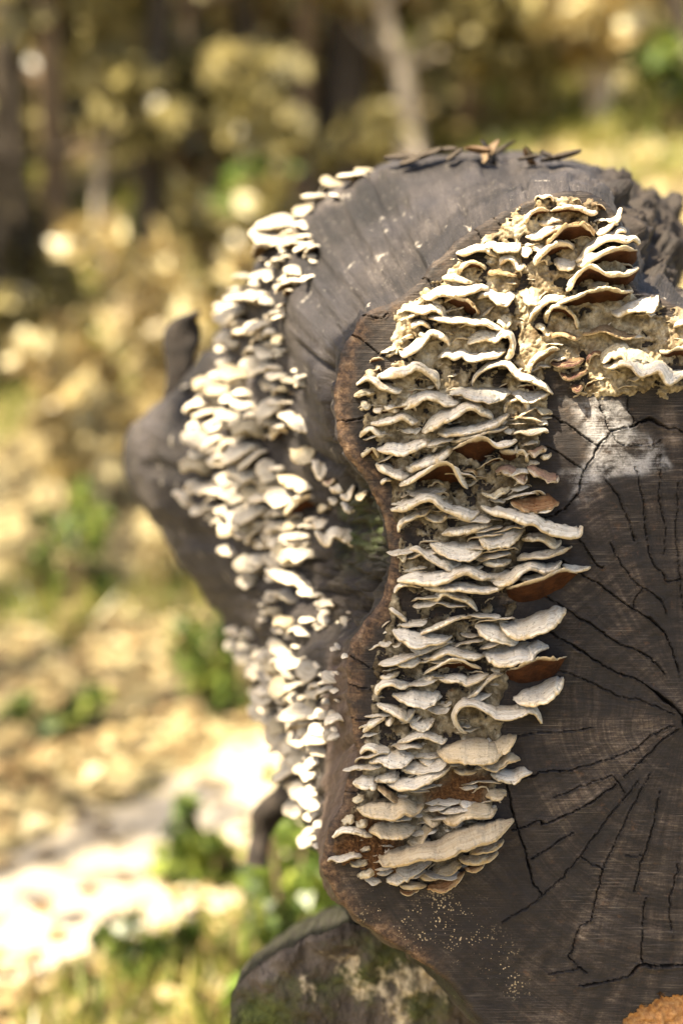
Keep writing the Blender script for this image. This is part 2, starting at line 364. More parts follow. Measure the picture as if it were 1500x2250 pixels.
ORANGE = [(1372, 2246), (1385, 2222), (1412, 2205), (1450, 2196), (1500, 2190), (1600, 2180), (1700, 2250), (1600, 2400), (1400, 2400), (1370, 2300)]
SPECK = [(820, 1960), (880, 1985), (960, 1970), (1050, 1990), (1060, 2040), (1140, 2110), (1150, 2180), (1090, 2170), (1040, 2110), (960, 2080), (880, 2070), (820, 2040), (790, 2000)]
DARK_ZONE = [(1200, 880), (1260, 960), (1250, 1100), (1290, 1230), (1250, 1330), (1230, 1500), (1150, 1700), (1200, 1900), (1150, 2080), (1000, 2120), (900, 2050), (960, 1960), (1080, 1900), (1110, 1700), (1130, 1500), (1150, 1250), (1150, 1050)]
CRUST = [(1130, 470), (1200, 432), (1262, 424), (1322, 442), (1335, 520), (1375, 590), (1390, 640), (1500, 690), (1620, 750), (1640, 850), (1440, 868),
         (1310, 878), (1255, 850), (1215, 800), (1210, 850), (1208, 900), (1195, 960), (1165, 1030), (1150, 1075), (1185, 1110), (1160, 1180),
         (1130, 1300), (1120, 1420), (1110, 1560), (1090, 1640), (1085, 1760), (1040, 1880), (930, 1935), (850, 1930), (745, 1905), (730, 1850),
         (785, 1740), (800, 1650), (815, 1560), (820, 1470), (835, 1400), (862, 1310), (872, 1250), (870, 1150), (850, 1060), (800, 985), (790, 900), (806, 850),
         (845, 760), (866, 690), (950, 622), (1030, 560), (1060, 520)]

def face_grid():
    xs = np.concatenate([np.arange(700, 1530, 2.7), np.arange(1532, 2000, 12.)])
    ys = np.concatenate([np.arange(408, 2262, 2.7), np.arange(2264, 2450, 12.)])
    X, Y = np.meshgrid(xs, ys, indexing='ij'); q = np.stack([X.ravel(), Y.ravel()], 1)
    ins = inside(q, FACE_D); d, par = segdist(q, FACE_D[::2], True)
    keepv = ins.reshape(X.shape)
    f = gridfaces(len(xs), len(ys))
    keep = ins[f].any(1); f = f[keep]
    # pull outside vertices onto the outline
    used = np.zeros(len(q), bool); used[f.ravel()] = True
    out = used & ~ins
    k = np.where(out)[0]
    fd = FACE_D; best = np.full(len(k), 1e9); bp = q[k].copy()
    for i in range(len(fd)):
        a, b2 = fd[i], fd[(i + 1) % len(fd)]; ab = b2 - a; L = max((ab * ab).sum(), 1e-9)
        t = np.clip(((q[k] - a) @ ab) / L, 0, 1); c = a + t[:, None] * ab; dd = np.hypot(*(q[k] - c).T)
        z = dd < best; best[z] = dd[z]; bp[z] = c[z]
    q[k] = bp; d[k] = 0
    idx = np.cumsum(used) - 1
    return q[used], d[used], idx[f]
q, dist, ff = face_grid()
fp3 = np.concatenate([q / 100, np.zeros((len(q), 1))], 1)
EDGE_DROP = .004
h = -EDGE_DROP * (1 - np.clip(dist / 13, 0, 1)) ** 2 + .0012 * fbm(fp3 * 1.2, 3, 4) + .0005 * fbm(fp3 * 7, 9, 3)
for (cw, cd, pts) in CRACKS:
    pts = np.array(pts, float); pts = catmull(pts, 5)
    lo, hi = pts.min(0) - 25, pts.max(0) + 25
    k = np.where(((q > lo) & (q < hi)).all(1))[0]
    jit = np.stack([vnoise(fp3[k] * 7, 40), vnoise(fp3[k] * 7, 41)], 1) * 2.4 + np.stack([vnoise(fp3[k] * 20, 42), vnoise(fp3[k] * 20, 43)], 1) * 1.3
    dd, pp = segdist(q[k] + jit, pts)
    wv = np.maximum(cw * .26 * (.35 + .65 * np.sin(np.pi * np.clip(pp, .04, .96)) ** .5) * (.85 + 1.0 * vnoise(fp3[k] * 3, 44)), 1.25)
    h[k] -= cd * .001 * (1 - sstep(wv * .35, wv * 1.25, dd))
    h[k] += .0008 * np.exp(-((dd - wv * 2.2) / (wv * 1.2)) ** 2)
orange = soft_mask(q + 34 * np.stack([fbm(fp3 * 4, 60, 6, .65), fbm(fp3 * 4, 61, 6, .65)], 1), ORANGE, 4)
h += orange * (-.006 + .004 * fbm(fp3 * 9, 62, 4))
white = .62 * soft_mask(q + 30 * np.stack([fbm(fp3 * 3, 91, 5), fbm(fp3 * 3, 92, 5)], 1), WHITE, 18); speck = soft_mask(q, SPECK, 45)
ringm = (1 - sstep(16, 46, dist + 14 * fbm(fp3 * 3, 63))) * sstep(1010, 900, q[:, 0]) * sstep(640, 740, q[:, 1])
ringm = np.maximum(ringm, (1 - sstep(25, 55, dist + 10 * fbm(fp3 * 3, 63))) * .6 * sstep(1000, 900, q[:, 0]) * sstep(1850, 1950, q[:, 1]))
dark_zone = soft_mask(q + 40 * np.stack([fbm(fp3 * 1.5, 64), fbm(fp3 * 1.5, 65)], 1), DARK_ZONE, 45)  # darker zone along the right of the brackets
dark_zone = np.maximum(dark_zone, .5 * (1 - sstep(0, 60, np.abs(dist - 90))) * sstep(1000, 850, q[:, 0]))
m1 = np.stack([white, orange, speck, np.ones(len(q))], 1); m2 = np.stack([ringm, dark_zone, 0 * dark_zone, np.ones(len(q))], 1)
r = q - PITH; ang = np.arctan2(r[:, 1], r[:, 0]); rad = np.hypot(*r.T)
pol = np.stack([ang + .03 * fbm(fp3 * .8, 66), rad / 100 + .25 * fbm(fp3 * .7, 67), 0 * ang], 1)
fpc = np.concatenate([(q - PITH) / 100, np.zeros((len(q), 1))], 1)
fv = P(q[:, 0], q[:, 1], D0) - h[:, None] * FWD

log = thing("fallen_log", "large grey fallen log with a dark cracked cut end covered in pale bracket fungi", "log", BASE)
me = mesh("cut_end", fv - BASE, ff[:, ::-1].copy(), M_FACE, attrs={'fp': ('FLOAT_VECTOR', fpc), 'pol': ('FLOAT_VECTOR', pol), 'm1': ('FLOAT_COLOR', m1), 'm2': ('FLOAT_COLOR', m2)})
cut = link("cut_end", me, log)

# ---- crust of old fungus flesh on the cut
cm = soft_mask(q + 22 * np.stack([fbm(fp3 * 2.2, 70), fbm(fp3 * 2.2, 71)], 1) + 8 * np.stack([fbm(fp3 * 9, 74), fbm(fp3 * 9, 75)], 1), CRUST, 14)
cm *= sstep(8, 26, dist + 0 * cm + 40 * (q[:, 1] < 700))
hole = fbm(fp3 * 3.2, 72, 6, .62) + .04 * sstep(900, 1150, q[:, 1])
rust = np.clip(soft_mask(q, [(725, 1860), (790, 1780), (860, 1800), (900, 1900), (860, 1950), (760, 1930)], 25) + soft_mask(q, [(930, 1740), (1000, 1690), (1080, 1700), (1060, 1770), (960, 1800)], 20), 0, 1)
hole -= rust * .6
cm *= 1 - sstep(.16, .30, hole)
lump = np.abs(fbm(fp3 * 4.5, 73, 4))
bill = 1 - np.abs(fbm(fp3 * 11, 78, 3))
hc = h * 0.4 + -.004 + cm * (.0062 + .0034 * lump + .003 * (bill - .75)) + .0012 * fbm(fp3 * 16, 76, 3) * cm
kf = (cm[ff] > .04).any(1); fcr = ff[kf]
used = np.zeros(len(q), bool); used[fcr.ravel()] = True; idx = np.cumsum(used) - 1
shade_g = np.clip(sstep(.0, .4, fbm(fp3 * 1.3, 77, 4)) * .6 + .55 * sstep(850, 1100, q[:, 1]), 0, 1)  # mossy brown plus the shade between lower brackets, put into the crust colour
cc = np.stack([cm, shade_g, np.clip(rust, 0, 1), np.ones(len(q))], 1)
cv = P(q[:, 0], q[:, 1], D0) - hc[:, None] * FWD
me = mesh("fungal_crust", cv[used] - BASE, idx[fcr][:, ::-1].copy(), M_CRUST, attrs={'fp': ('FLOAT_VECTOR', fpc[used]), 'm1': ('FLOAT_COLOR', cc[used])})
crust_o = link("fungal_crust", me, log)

# ---- the side of the log, lofted from cross-sections at growing depth
RIGHT_PX = [(1985, 1500), (1930, 1150), (1800, 900), (1640, 770)]
SECT = [  # depth behind the cut, visible outline counter-clockwise from upper right to lower left, in pixels at that depth
 (.030, [(1500, 655), (1445, 620), (1400, 580), (1378, 490), (1338, 416), (1290, 390), (1225, 386), (1150, 402), (1078, 432), (1000, 478), (934, 536), (852, 612), (785, 668), (748, 730), (722, 800), (712, 870), (722, 940), (745, 1000), (775, 1050), (796, 1110), (808, 1180), (806, 1260), (795, 1320), (775, 1370), (752, 1420), (744, 1500), (748, 1580), (752, 1650), (735, 1720), (715, 1790), (700, 1850), (698, 1900), (716, 1955), (760, 2010), (830, 2065), (950, 2145), (1050, 2260)]),
 (.085, [(1500, 600), (1440, 540), (1395, 480), (1340, 400), (1270, 376), (1180, 376), (1080, 392), (980, 425), (880, 480), (790, 545), (715, 610), (668, 680), (662, 740), (676, 800), (690, 870), (705, 940), (726, 1000), (748, 1060), (764, 1120), (772, 1190), (770, 1260), (758, 1320), (735, 1390), (722, 1450), (716, 1530), (714, 1600), (706, 1680), (697, 1760), (692, 1830), (694, 1890), (714, 1950), (758, 2005), (830, 2060), (950, 2140), (1050, 2260)]),
 (.155, [(1500, 500), (1430, 440), (1340, 385), (1250, 352), (1150, 340), (1050, 338), (950, 342), (870, 358), (800, 385), (735, 430), (680, 490), (640, 555), (618, 620), (612, 690), (622, 760), (634, 840), (640, 920), (650, 1000), (664, 1080), (672, 1160), (672, 1240), (664, 1320), (652, 1400), (646, 1480), (650, 1560), (660, 1640), (670, 1720), (680, 1800), (692, 1880), (716, 1945), (765, 2000), (835, 2055), (950, 2140), (1060, 2260)]),
 (.25, [(1500, 470), (1420, 425), (1330, 380), (1240, 348), (1150, 332), (1050, 336), (950, 346), (870, 356), (790, 385), (720, 418), (660, 458), (610, 510), (575, 570), (540, 640), (520, 710), (510, 780), (498, 860), (485, 940), (478, 1020), (486, 1100), (508, 1180), (532, 1260), (548, 1340), (556, 1420), (570, 1500), (594, 1580), (622, 1660), (648, 1740), (672, 1820), (700, 1890), (750, 1960), (835, 2040), (950, 2130), (1080, 2260)]),
 (.36, [(1480, 500), (1400, 440), (1310, 400), (1230, 372), (1150, 360), (1050, 366), (950, 374), (870, 384), (790, 410), (720, 445), (660, 488), (600, 545), (548, 610), (505, 680), (470, 745), (430, 800), (390, 848), (345, 895), (312, 945), (300, 1000), (312, 1070), (348, 1150), (400, 1230), (456, 1300), (500, 1380), (545, 1470), (590, 1570), (630, 1660), (665, 1750), (700, 1830), (760, 1920), (850, 2010), (970, 2100), (1100, 2240)]),
 (.46, [(1430, 560), (1350, 480), (1270, 440), (1180, 420), (1050, 420), (950, 430), (870, 450), (790, 480), (720, 520), (650, 570), (590, 630), (530, 700), (480, 770), (420, 830), (360, 876), (300, 925), (270, 980), (284, 1060), (330, 1140), (390, 1225), (450, 1310), (505, 1400), (560, 1500), (610, 1600), (660, 1700), (715, 1800), (790, 1890), (880, 1970), (1000, 2060), (1120, 2160)]),
 (.60, [(1380, 640), (1300, 560), (1200, 510), (1050, 500), (900, 530), (780, 590), (680, 660), (600, 730), (520, 800), (450, 860), (400, 930), (390, 1010), (420, 1100), (480, 1200), (540, 1310), (600, 1430), (670, 1560), (750, 1680), (850, 1790), (980, 1880), (1100, 1950)]),
 (1.1, [(1300, 760), (1200, 690), (1050, 670), (900, 700), (780, 770), (690, 860), (640, 960), (640, 1080), (680, 1200), (760, 1330), (880, 1440), (1020, 1500), (1150, 1500)]),
 (2.0, [(1250, 720), (1150, 670), (1050, 670), (950, 700), (870, 760), (820, 840), (810, 930), (840, 1020), (910, 1090), (1010, 1130), (1120, 1120)]),
]
M_ANG = 560
CPX = np.array((1270., 1300.))
def polar(poly, center, dense=False):
    p = (poly if dense else catmull(poly, 10, True)) - center
    a = np.arctan2(-p[:, 1], p[:, 0]); rr = np.hypot(*p.T)
    o = np.argsort(a); a, rr = a[o], rr[o]
    a = np.concatenate([a - 2 * np.pi, a, a + 2 * np.pi]); rr = np.concatenate([rr] * 3)
    return np.interp(TH, a, rr)
# more vertices on the side that faces the camera
tt = np.linspace(-np.pi, np.pi, 4001)
dens = np.where((tt > 1.0) | (tt < -1.7), 1.0, .28); cum = np.concatenate([[0], np.cumsum(dens)[:-1]]); cum /= dens.sum()
TH = np.interp(np.arange(M_ANG) / M_ANG, cum, tt)
rows_d = [0.0]; rows_r = [polar(FACE_D, CPX, True)]
for (dz, pts) in SECT:
    s = D0 / (D0 + dz)
    right = [(750 + (x - 750) * s * (.93 if dz > .5 else 1), 1200 + (y - 1200) * s) for (x, y) in [(1985, 1500), (1930, 1150), (1800, 900), (1640, 790)]]
    low = [(750 + (x - 750) * s, 1200 + (y - 1200) * s) for (x, y) in [(1250, 2400), (1450, 2420), (1680, 2340), (1860, 2130), (1960, 1850)]]
    if dz > .55: right = [(1450, 1500), (1500, 1200), (1460, 900)] if dz < 1.5 else [(1230, 1050), (1300, 960), (1310, 830)]; low = [(1200, 1950), (1350, 1800)] if dz < .9 else []
    rows_d.append(dz); rows_r.append(polar(pts + low + right, CPX if dz < .9 else np.array((1000., 1050.)) if dz < 1.5 else np.array((1050., 900.))))
rows_d = np.array(rows_d); rows_r = np.array(rows_r)
zs = np.concatenate([[0, .0008], np.linspace(.003, .30, 150), np.linspace(.303, .62, 70)[1:], np.linspace(.65, 2.0, 30)])
def interp_rows(z):
    i = np.clip(np.searchsorted(rows_d, z) - 1, 0, len(rows_d) - 2)
    x0, x1 = rows_d[i], rows_d[i + 1]; t = (z - x0) / (x1 - x0); y0, y1 = rows_r[i], rows_r[i + 1]
    d = x1 - x0
    sl1 = (y1 - y0) / d
    slp = (rows_r[i] - rows_r[i - 1]) / (rows_d[i] - rows_d[i - 1]) if i > 0 else sl1
    sln = (rows_r[i + 2] - rows_r[i + 1]) / (rows_d[i + 2] - rows_d[i + 1]) if i < len(rows_d) - 2 else sl1
    mono = lambda a, b: np.where(a * b > 0, 2 * a * b / (a + b + 1e-9 * np.sign(a + b + 1e-12)), 0)
    ma, mb = mono(slp, sl1) if i > 0 else sl1, mono(sl1, sln) if i < len(rows_d) - 2 else sl1
    return y0 * (2 * t ** 3 - 3 * t ** 2 + 1) + ma * d * (t ** 3 - 2 * t ** 2 + t) + y1 * (-2 * t ** 3 + 3 * t ** 2) + mb * d * (t ** 3 - t ** 2)
centers = lambda z: CPX if z < .6 else CPX + (np.array((1000., 1050.)) - CPX) * min(1, (z - .6) / .5) if z < 1.1 else np.array((1000., 1050.)) + (np.array((1050., 900.)) - np.array((1000., 1050.))) * (z - 1.1) / .9
V = np.zeros((len(zs), M_ANG, 3)); PXR = np.zeros((len(zs), M_ANG, 2))
for k, z in enumerate(zs):
    rr = interp_rows(z); c = centers(z)
    px = c[0] + np.cos(TH) * rr; py = c[1] - np.sin(TH) * rr
    PXR[k] = np.stack([px, py], 1)
    V[k] = P(px, py, D0 + z) + EDGE_DROP * FWD
# displacement along the outward normal
du = np.roll(V, -1, 1) - np.roll(V, 1, 1); dv = np.gradient(V, axis=0)
nrm = np.cross(du, dv); nrm /= np.linalg.norm(nrm, axis=2, keepdims=True) + 1e-12
radial = V - P(*CPX, D0)[None, None, :]; radial -= (radial @ FWD)[..., None] * FWD
nrm *= np.sign((nrm * radial).sum(2, keepdims=True) + 1e-12)
Z = np.broadcast_to(zs[:, None], (len(zs), M_ANG))
arc = np.broadcast_to((TH * .24)[None], Z.shape)
bp = np.stack([arc, Z, np.zeros_like(Z)], 2)
px, py = PXR[..., 0], PXR[..., 1]
# masks: rough old bark (upper right and crevices), bare brown wood (left flare low), moss
rough = sstep(1290, 1360, px) * sstep(.035, .06, Z) * sstep(760, 660, py)
crev = np.exp(-((Z - .032 - .012 * fbm(bp * 9, 21)) / .014) ** 2) * sstep(760, 840, py) * sstep(1420, 1330, py) * (px < 900)
crev2 = sstep(.03, .06, Z) * sstep(1000, 1060, py) * sstep(1420, 1330, py) * (px < 860) * sstep(.16, .10, Z)
rough = np.clip(rough + crev * .9 + crev2 * .7, 0, 1)
bare = sstep(1380, 1480, py) * sstep(.10, .06, Z) * (px < 900)
moss = np.exp(-(((px - 775) / 50) ** 2 + ((py - 1165) / 70) ** 2)) * (Z < .12) + .35 * sstep(1850, 1950, py)
und = 1 + .2 * bare
disp = .0024 * fbm(bp * np.array((150, 12, 1)), 22, 5, .6) * und + .004 * fbm(bp * 26, 23, 4) * sstep(.0, .05, Z) + .0015 * fbm(bp * np.array((60, 8, 1)), 24, 3)
disp += (.0022 * fbm(bp * np.array((110, 9, 1)), 28, 3) - .0045 * sstep(.16, .3, fbm(bp * np.array((80, 9, 1)), 29, 5, .6))) * sstep(.01, .04, Z)
disp += rough * (.019 * (np.abs(fbm(bp * np.array((48, 30, 1)), 25, 5, .6)) * 2 - .5) + .004 * fbm(bp * 140, 26, 3))
disp -= crev * .010
# long drying checks running back from the cut
for (ta, wd, dp, z1) in [(2.02, .0016, .006, .12), (2.22, .0012, .005, .09), (1.86, .0014, .005, .1), (2.42, .0018, .007, .14), (2.6, .0014, .006, .1), (1.7, .0012, .004, .08), (-2.55, .0012, .004, .06), (3.0, .0013, .005, .07), (2.78, .0014, .006, .1)]:
    x = arc - ta * .24 + .003 * fbm(np.stack([Z * 20, Z * 0, Z * 0 + ta * 7], 2), 27, 3)
    disp -= dp * np.exp(-(x / wd) ** 2) * sstep(z1, z1 * .5, Z)
disp *= sstep(0, .004, Z)
V = V + nrm * disp[..., None]
m1b = np.stack([rough, bare, np.clip(moss, 0, 1), np.ones_like(Z)], 2)
vv = V.reshape(-1, 3)
fb = gridfaces(len(zs), M_ANG)
# close the ring
i = np.arange(len(zs) - 1); wrap = np.stack([i * M_ANG + M_ANG - 1, i * M_ANG, (i + 1) * M_ANG, (i + 1) * M_ANG + M_ANG - 1], 1)
fb = np.concatenate([fb[:, ::-1], wrap])
cap_end = np.array([[(len(zs) - 1) * M_ANG + int(M_ANG * t / 24) for t in range(24)]])
me = mesh("log_side", vv - BASE, fb, M_BARK, attrs={'bp': ('FLOAT_VECTOR', bp.reshape(-1, 3)), 'm1': ('FLOAT_COLOR', m1b.reshape(-1, 4))})
side = link("log_side", me, log)
LOG_BVH = BVHTree.FromPolygons([Vector(x) for x in vv], [tuple(int(j) for j in f) for f in fb])
log_pts = vv

def hit(px, py):
    d = P(px, py, 1.0) - CAM; L = np.linalg.norm(d); d = d / L
    loc, no, _, _ = LOG_BVH.ray_cast(Vector(CAM), Vector(d), 4)
    if loc is None: return None
    no = np.array(no)
    if no @ d > 0: no = -no
    return np.array(loc), no

# upright dark sliver of old bark on the far swelling
def tube(path, radii, n=10, seed=0, rough_=.0, flat=1.0):
    path = np.asarray(path, float); m = len(path); T = np.gradient(path, axis=0); T /= np.linalg.norm(T, axis=1, keepdims=True)
    ref = np.array((0.31, .2, .93)) if abs(T[0][2]) < .8 else np.array((1.0, .1, 0)); rows = []
    for k in range(m):
        a = np.cross(T[k], ref); a /= np.linalg.norm(a); b2 = np.cross(a, T[k])
        th = np.arange(n) * 2 * np.pi / n
        ring = path[k] + radii[k] * (np.cos(th)[:, None] * a + flat * np.sin(th)[:, None] * b2)
        rows.append(ring)
    R = np.array(rows)
    if rough_:
        c = path[:, None]; dr = R - c; R = c + dr * (1 + rough_ * fbm(R * 18 + seed, seed, 3)[..., None] * 2)
    f = gridfaces(m, n); i = np.arange(m - 1); wr = np.stack([i * n + n - 1, i * n, (i + 1) * n, (i + 1) * n + n - 1], 1)
    f = np.concatenate([f[:, ::-1], wr]).tolist() + [list(range(n))[::1], list(range((m - 1) * n, m * n))[::-1]]
    return R.reshape(-1, 3), f
def bark_attrs(v, k=1.0, ro=.3):
    v = np.asarray(v); return {'bp': ('FLOAT_VECTOR', v * k), 'm1': ('FLOAT_COLOR', np.tile((ro, 0, 0, 1.), (len(v), 1)))}
pth = P([395, 393, 396, 404, 420, 440], [880, 830, 770, 730, 700, 684], [D0 + .42, D0 + .40, D0 + .39, D0 + .385, D0 + .38, D0 + .38])
v, f = tube(catmull(pth, 5), np.interp(np.linspace(0, 1, 26), [0, .3, .7, 1], [.014, .013, .010, .003]), 12, 5, .5, .5)
link("bark_sliver", mesh("bark_sliver", v - BASE, f, M_BARK, attrs=bark_attrs(v, 1.0, .8)), log)
# the root-like limb that props the far part of the log on the ground
pth = P([720, 690, 655, 622, 598, 580, 570], [1560, 1630, 1690, 1745, 1790, 1840, 1900], np.array([.40, .42, .42, .42, .42, .42, .42]) + D0)
v, f = tube(catmull(pth, 6), np.interp(np.linspace(0, 1, 37), [0, .4, 1], [.05, .026, .012]), 14, 6, .8)
link("limb_stub", mesh("limb_stub", v - BASE, f, M_BARK, attrs=bark_attrs(v, 1.0, 1.0)), log)

# ---- the short log underneath
SB = P(900, 2700, D0 + .15) * np.array((1, 1, 0)) + np.array((0, 0, .0))
SOUT = [(500, 2300), (503, 2240), (512, 2195), (540, 2150), (580, 2118), (640, 2082), (700, 2058), (770, 2036), (850, 2050), (950, 2100), (1060, 2180), (1180, 2330), (1260, 2550), (1240, 2850), (1100, 3080), (880, 3140), (660, 3060), (540, 2850), (500, 2600)]
so_ = catmull(SOUT, 26, True); so_ = so_ + 14 * np.stack([fbm(np.concatenate([so_ / 40, 0 * so_[:, :1]], 1), 85, 4), fbm(np.concatenate([so_ / 40, 0 * so_[:, :1]], 1), 86, 4)], 1); sc_c = so_.mean(0)
def short_log():
    nr = 90; n = len(so_); rows = []; att = []
    DD = D0 + .075
    for k in range(nr):                                        # the cut face, from the middle outwards
        t = (k / (nr - 1)) ** .8; q2 = sc_c + (so_ - sc_c) * t
        hh = .010 * fbm(np.concatenate([q2 / 45, np.zeros((n, 1))], 1), 81, 4) - .008 * (t > .985)
        rows.append(P(q2[:, 0], q2[:, 1], DD) - hh[:, None] * FWD); att.append(np.concatenate([q2 / 100, np.zeros((n, 1))], 1))
    for z in np.linspace(.006, .6, 46):
        s = DD / (DD + z); q2 = np.array((750, 1125)) + (so_ * 1.0 - np.array((750, 1125))) * s + np.array((160., 560.)) * z; q2 = q2.mean(0) + (q2 - q2.mean(0)) * (1 + .05 * sstep(0, .1, z))
        bpz = np.stack([np.arange(n) * .004, np.full(n, z), np.zeros(n)], 1)
        wv = .008 * fbm(bpz * np.array((50, 12, 1)), 82, 4)
        q2 = q2 + (q2 - q2.mean(0)) * wv[:, None] * 3
        rows.append(P(q2[:, 0], q2[:, 1], DD + z + .005)); att.append(bpz)
    R = np.array(rows); return R, nr
R, nr = short_log(); n = R.shape[1]
def ringmesh(A):
    m = len(A); f = gridfaces(m, n); i = np.arange(m - 1); wr = np.stack([i * n + n - 1, i * n, (i + 1) * n, (i + 1) * n + n - 1], 1)
    return A.reshape(-1, 3), np.concatenate([f[:, ::-1], wr])
def mat_short():
    m, t, b, o = mat("mossy_end_grain"); g = N(t); ob = g.obj()
    a = g.noise(ob, 12, 6, .7, .4); d = g.noise(g.mp(ob, (1, 1, .3)), 45, 5, .7); f = g.noise(ob, 160, 4, .7)
    c = g.ramp(g.math('ADD', g.math('MULTIPLY', a, .6), g.math('MULTIPLY', d, .4)), [(.34, (.006, .0045, .0033)), (.45, (.026, .02, .014)), (.57, (.075, .059, .045)), (.7, (.17, .14, .11))])
    c = g.mix(g.ramp(g.noise(ob, 7, 5, .65), [(.53, 0.0), (.63, .85)]), c, g.ramp(f, [(.3, (.025, .034, .006)), (.7, (.085, .1, .02))]))
    c = g.mix(g.ramp(g.noise(ob, 10, 5, .65), [(.57, 0.0), (.63, .9)]), c, g.ramp(f, [(.3, (.3, .22, .12)), (.7, (.58, .48, .32))]))
    g.put(b.inputs['Base Color'], c); g.put(b.inputs['Normal'], g.bump(g.math('ADD', f, d), .8, .003)); return m
short = thing("short_log", "mossy grey log end lying low under the big fungus-covered log", "log", SB)
v, f = ringmesh(R[:nr]); link("cut_end", mesh("cut_end", v - SB, f, mat_short()), short)
v, f = ringmesh(R[nr - 1:]); bpz = np.stack([np.tile(np.arange(n) * .004, len(R) - nr + 1), np.repeat(np.linspace(0, .9, len(R) - nr + 1), n), np.zeros(len(v))], 1)
mm = np.tile((.35, 0, .4, 1.), (len(v), 1))
link("log_side", mesh("log_side", v - SB, f, M_BARK, attrs={'bp': ('FLOAT_VECTOR', bpz), 'm1': ('FLOAT_COLOR', mm)}), short)

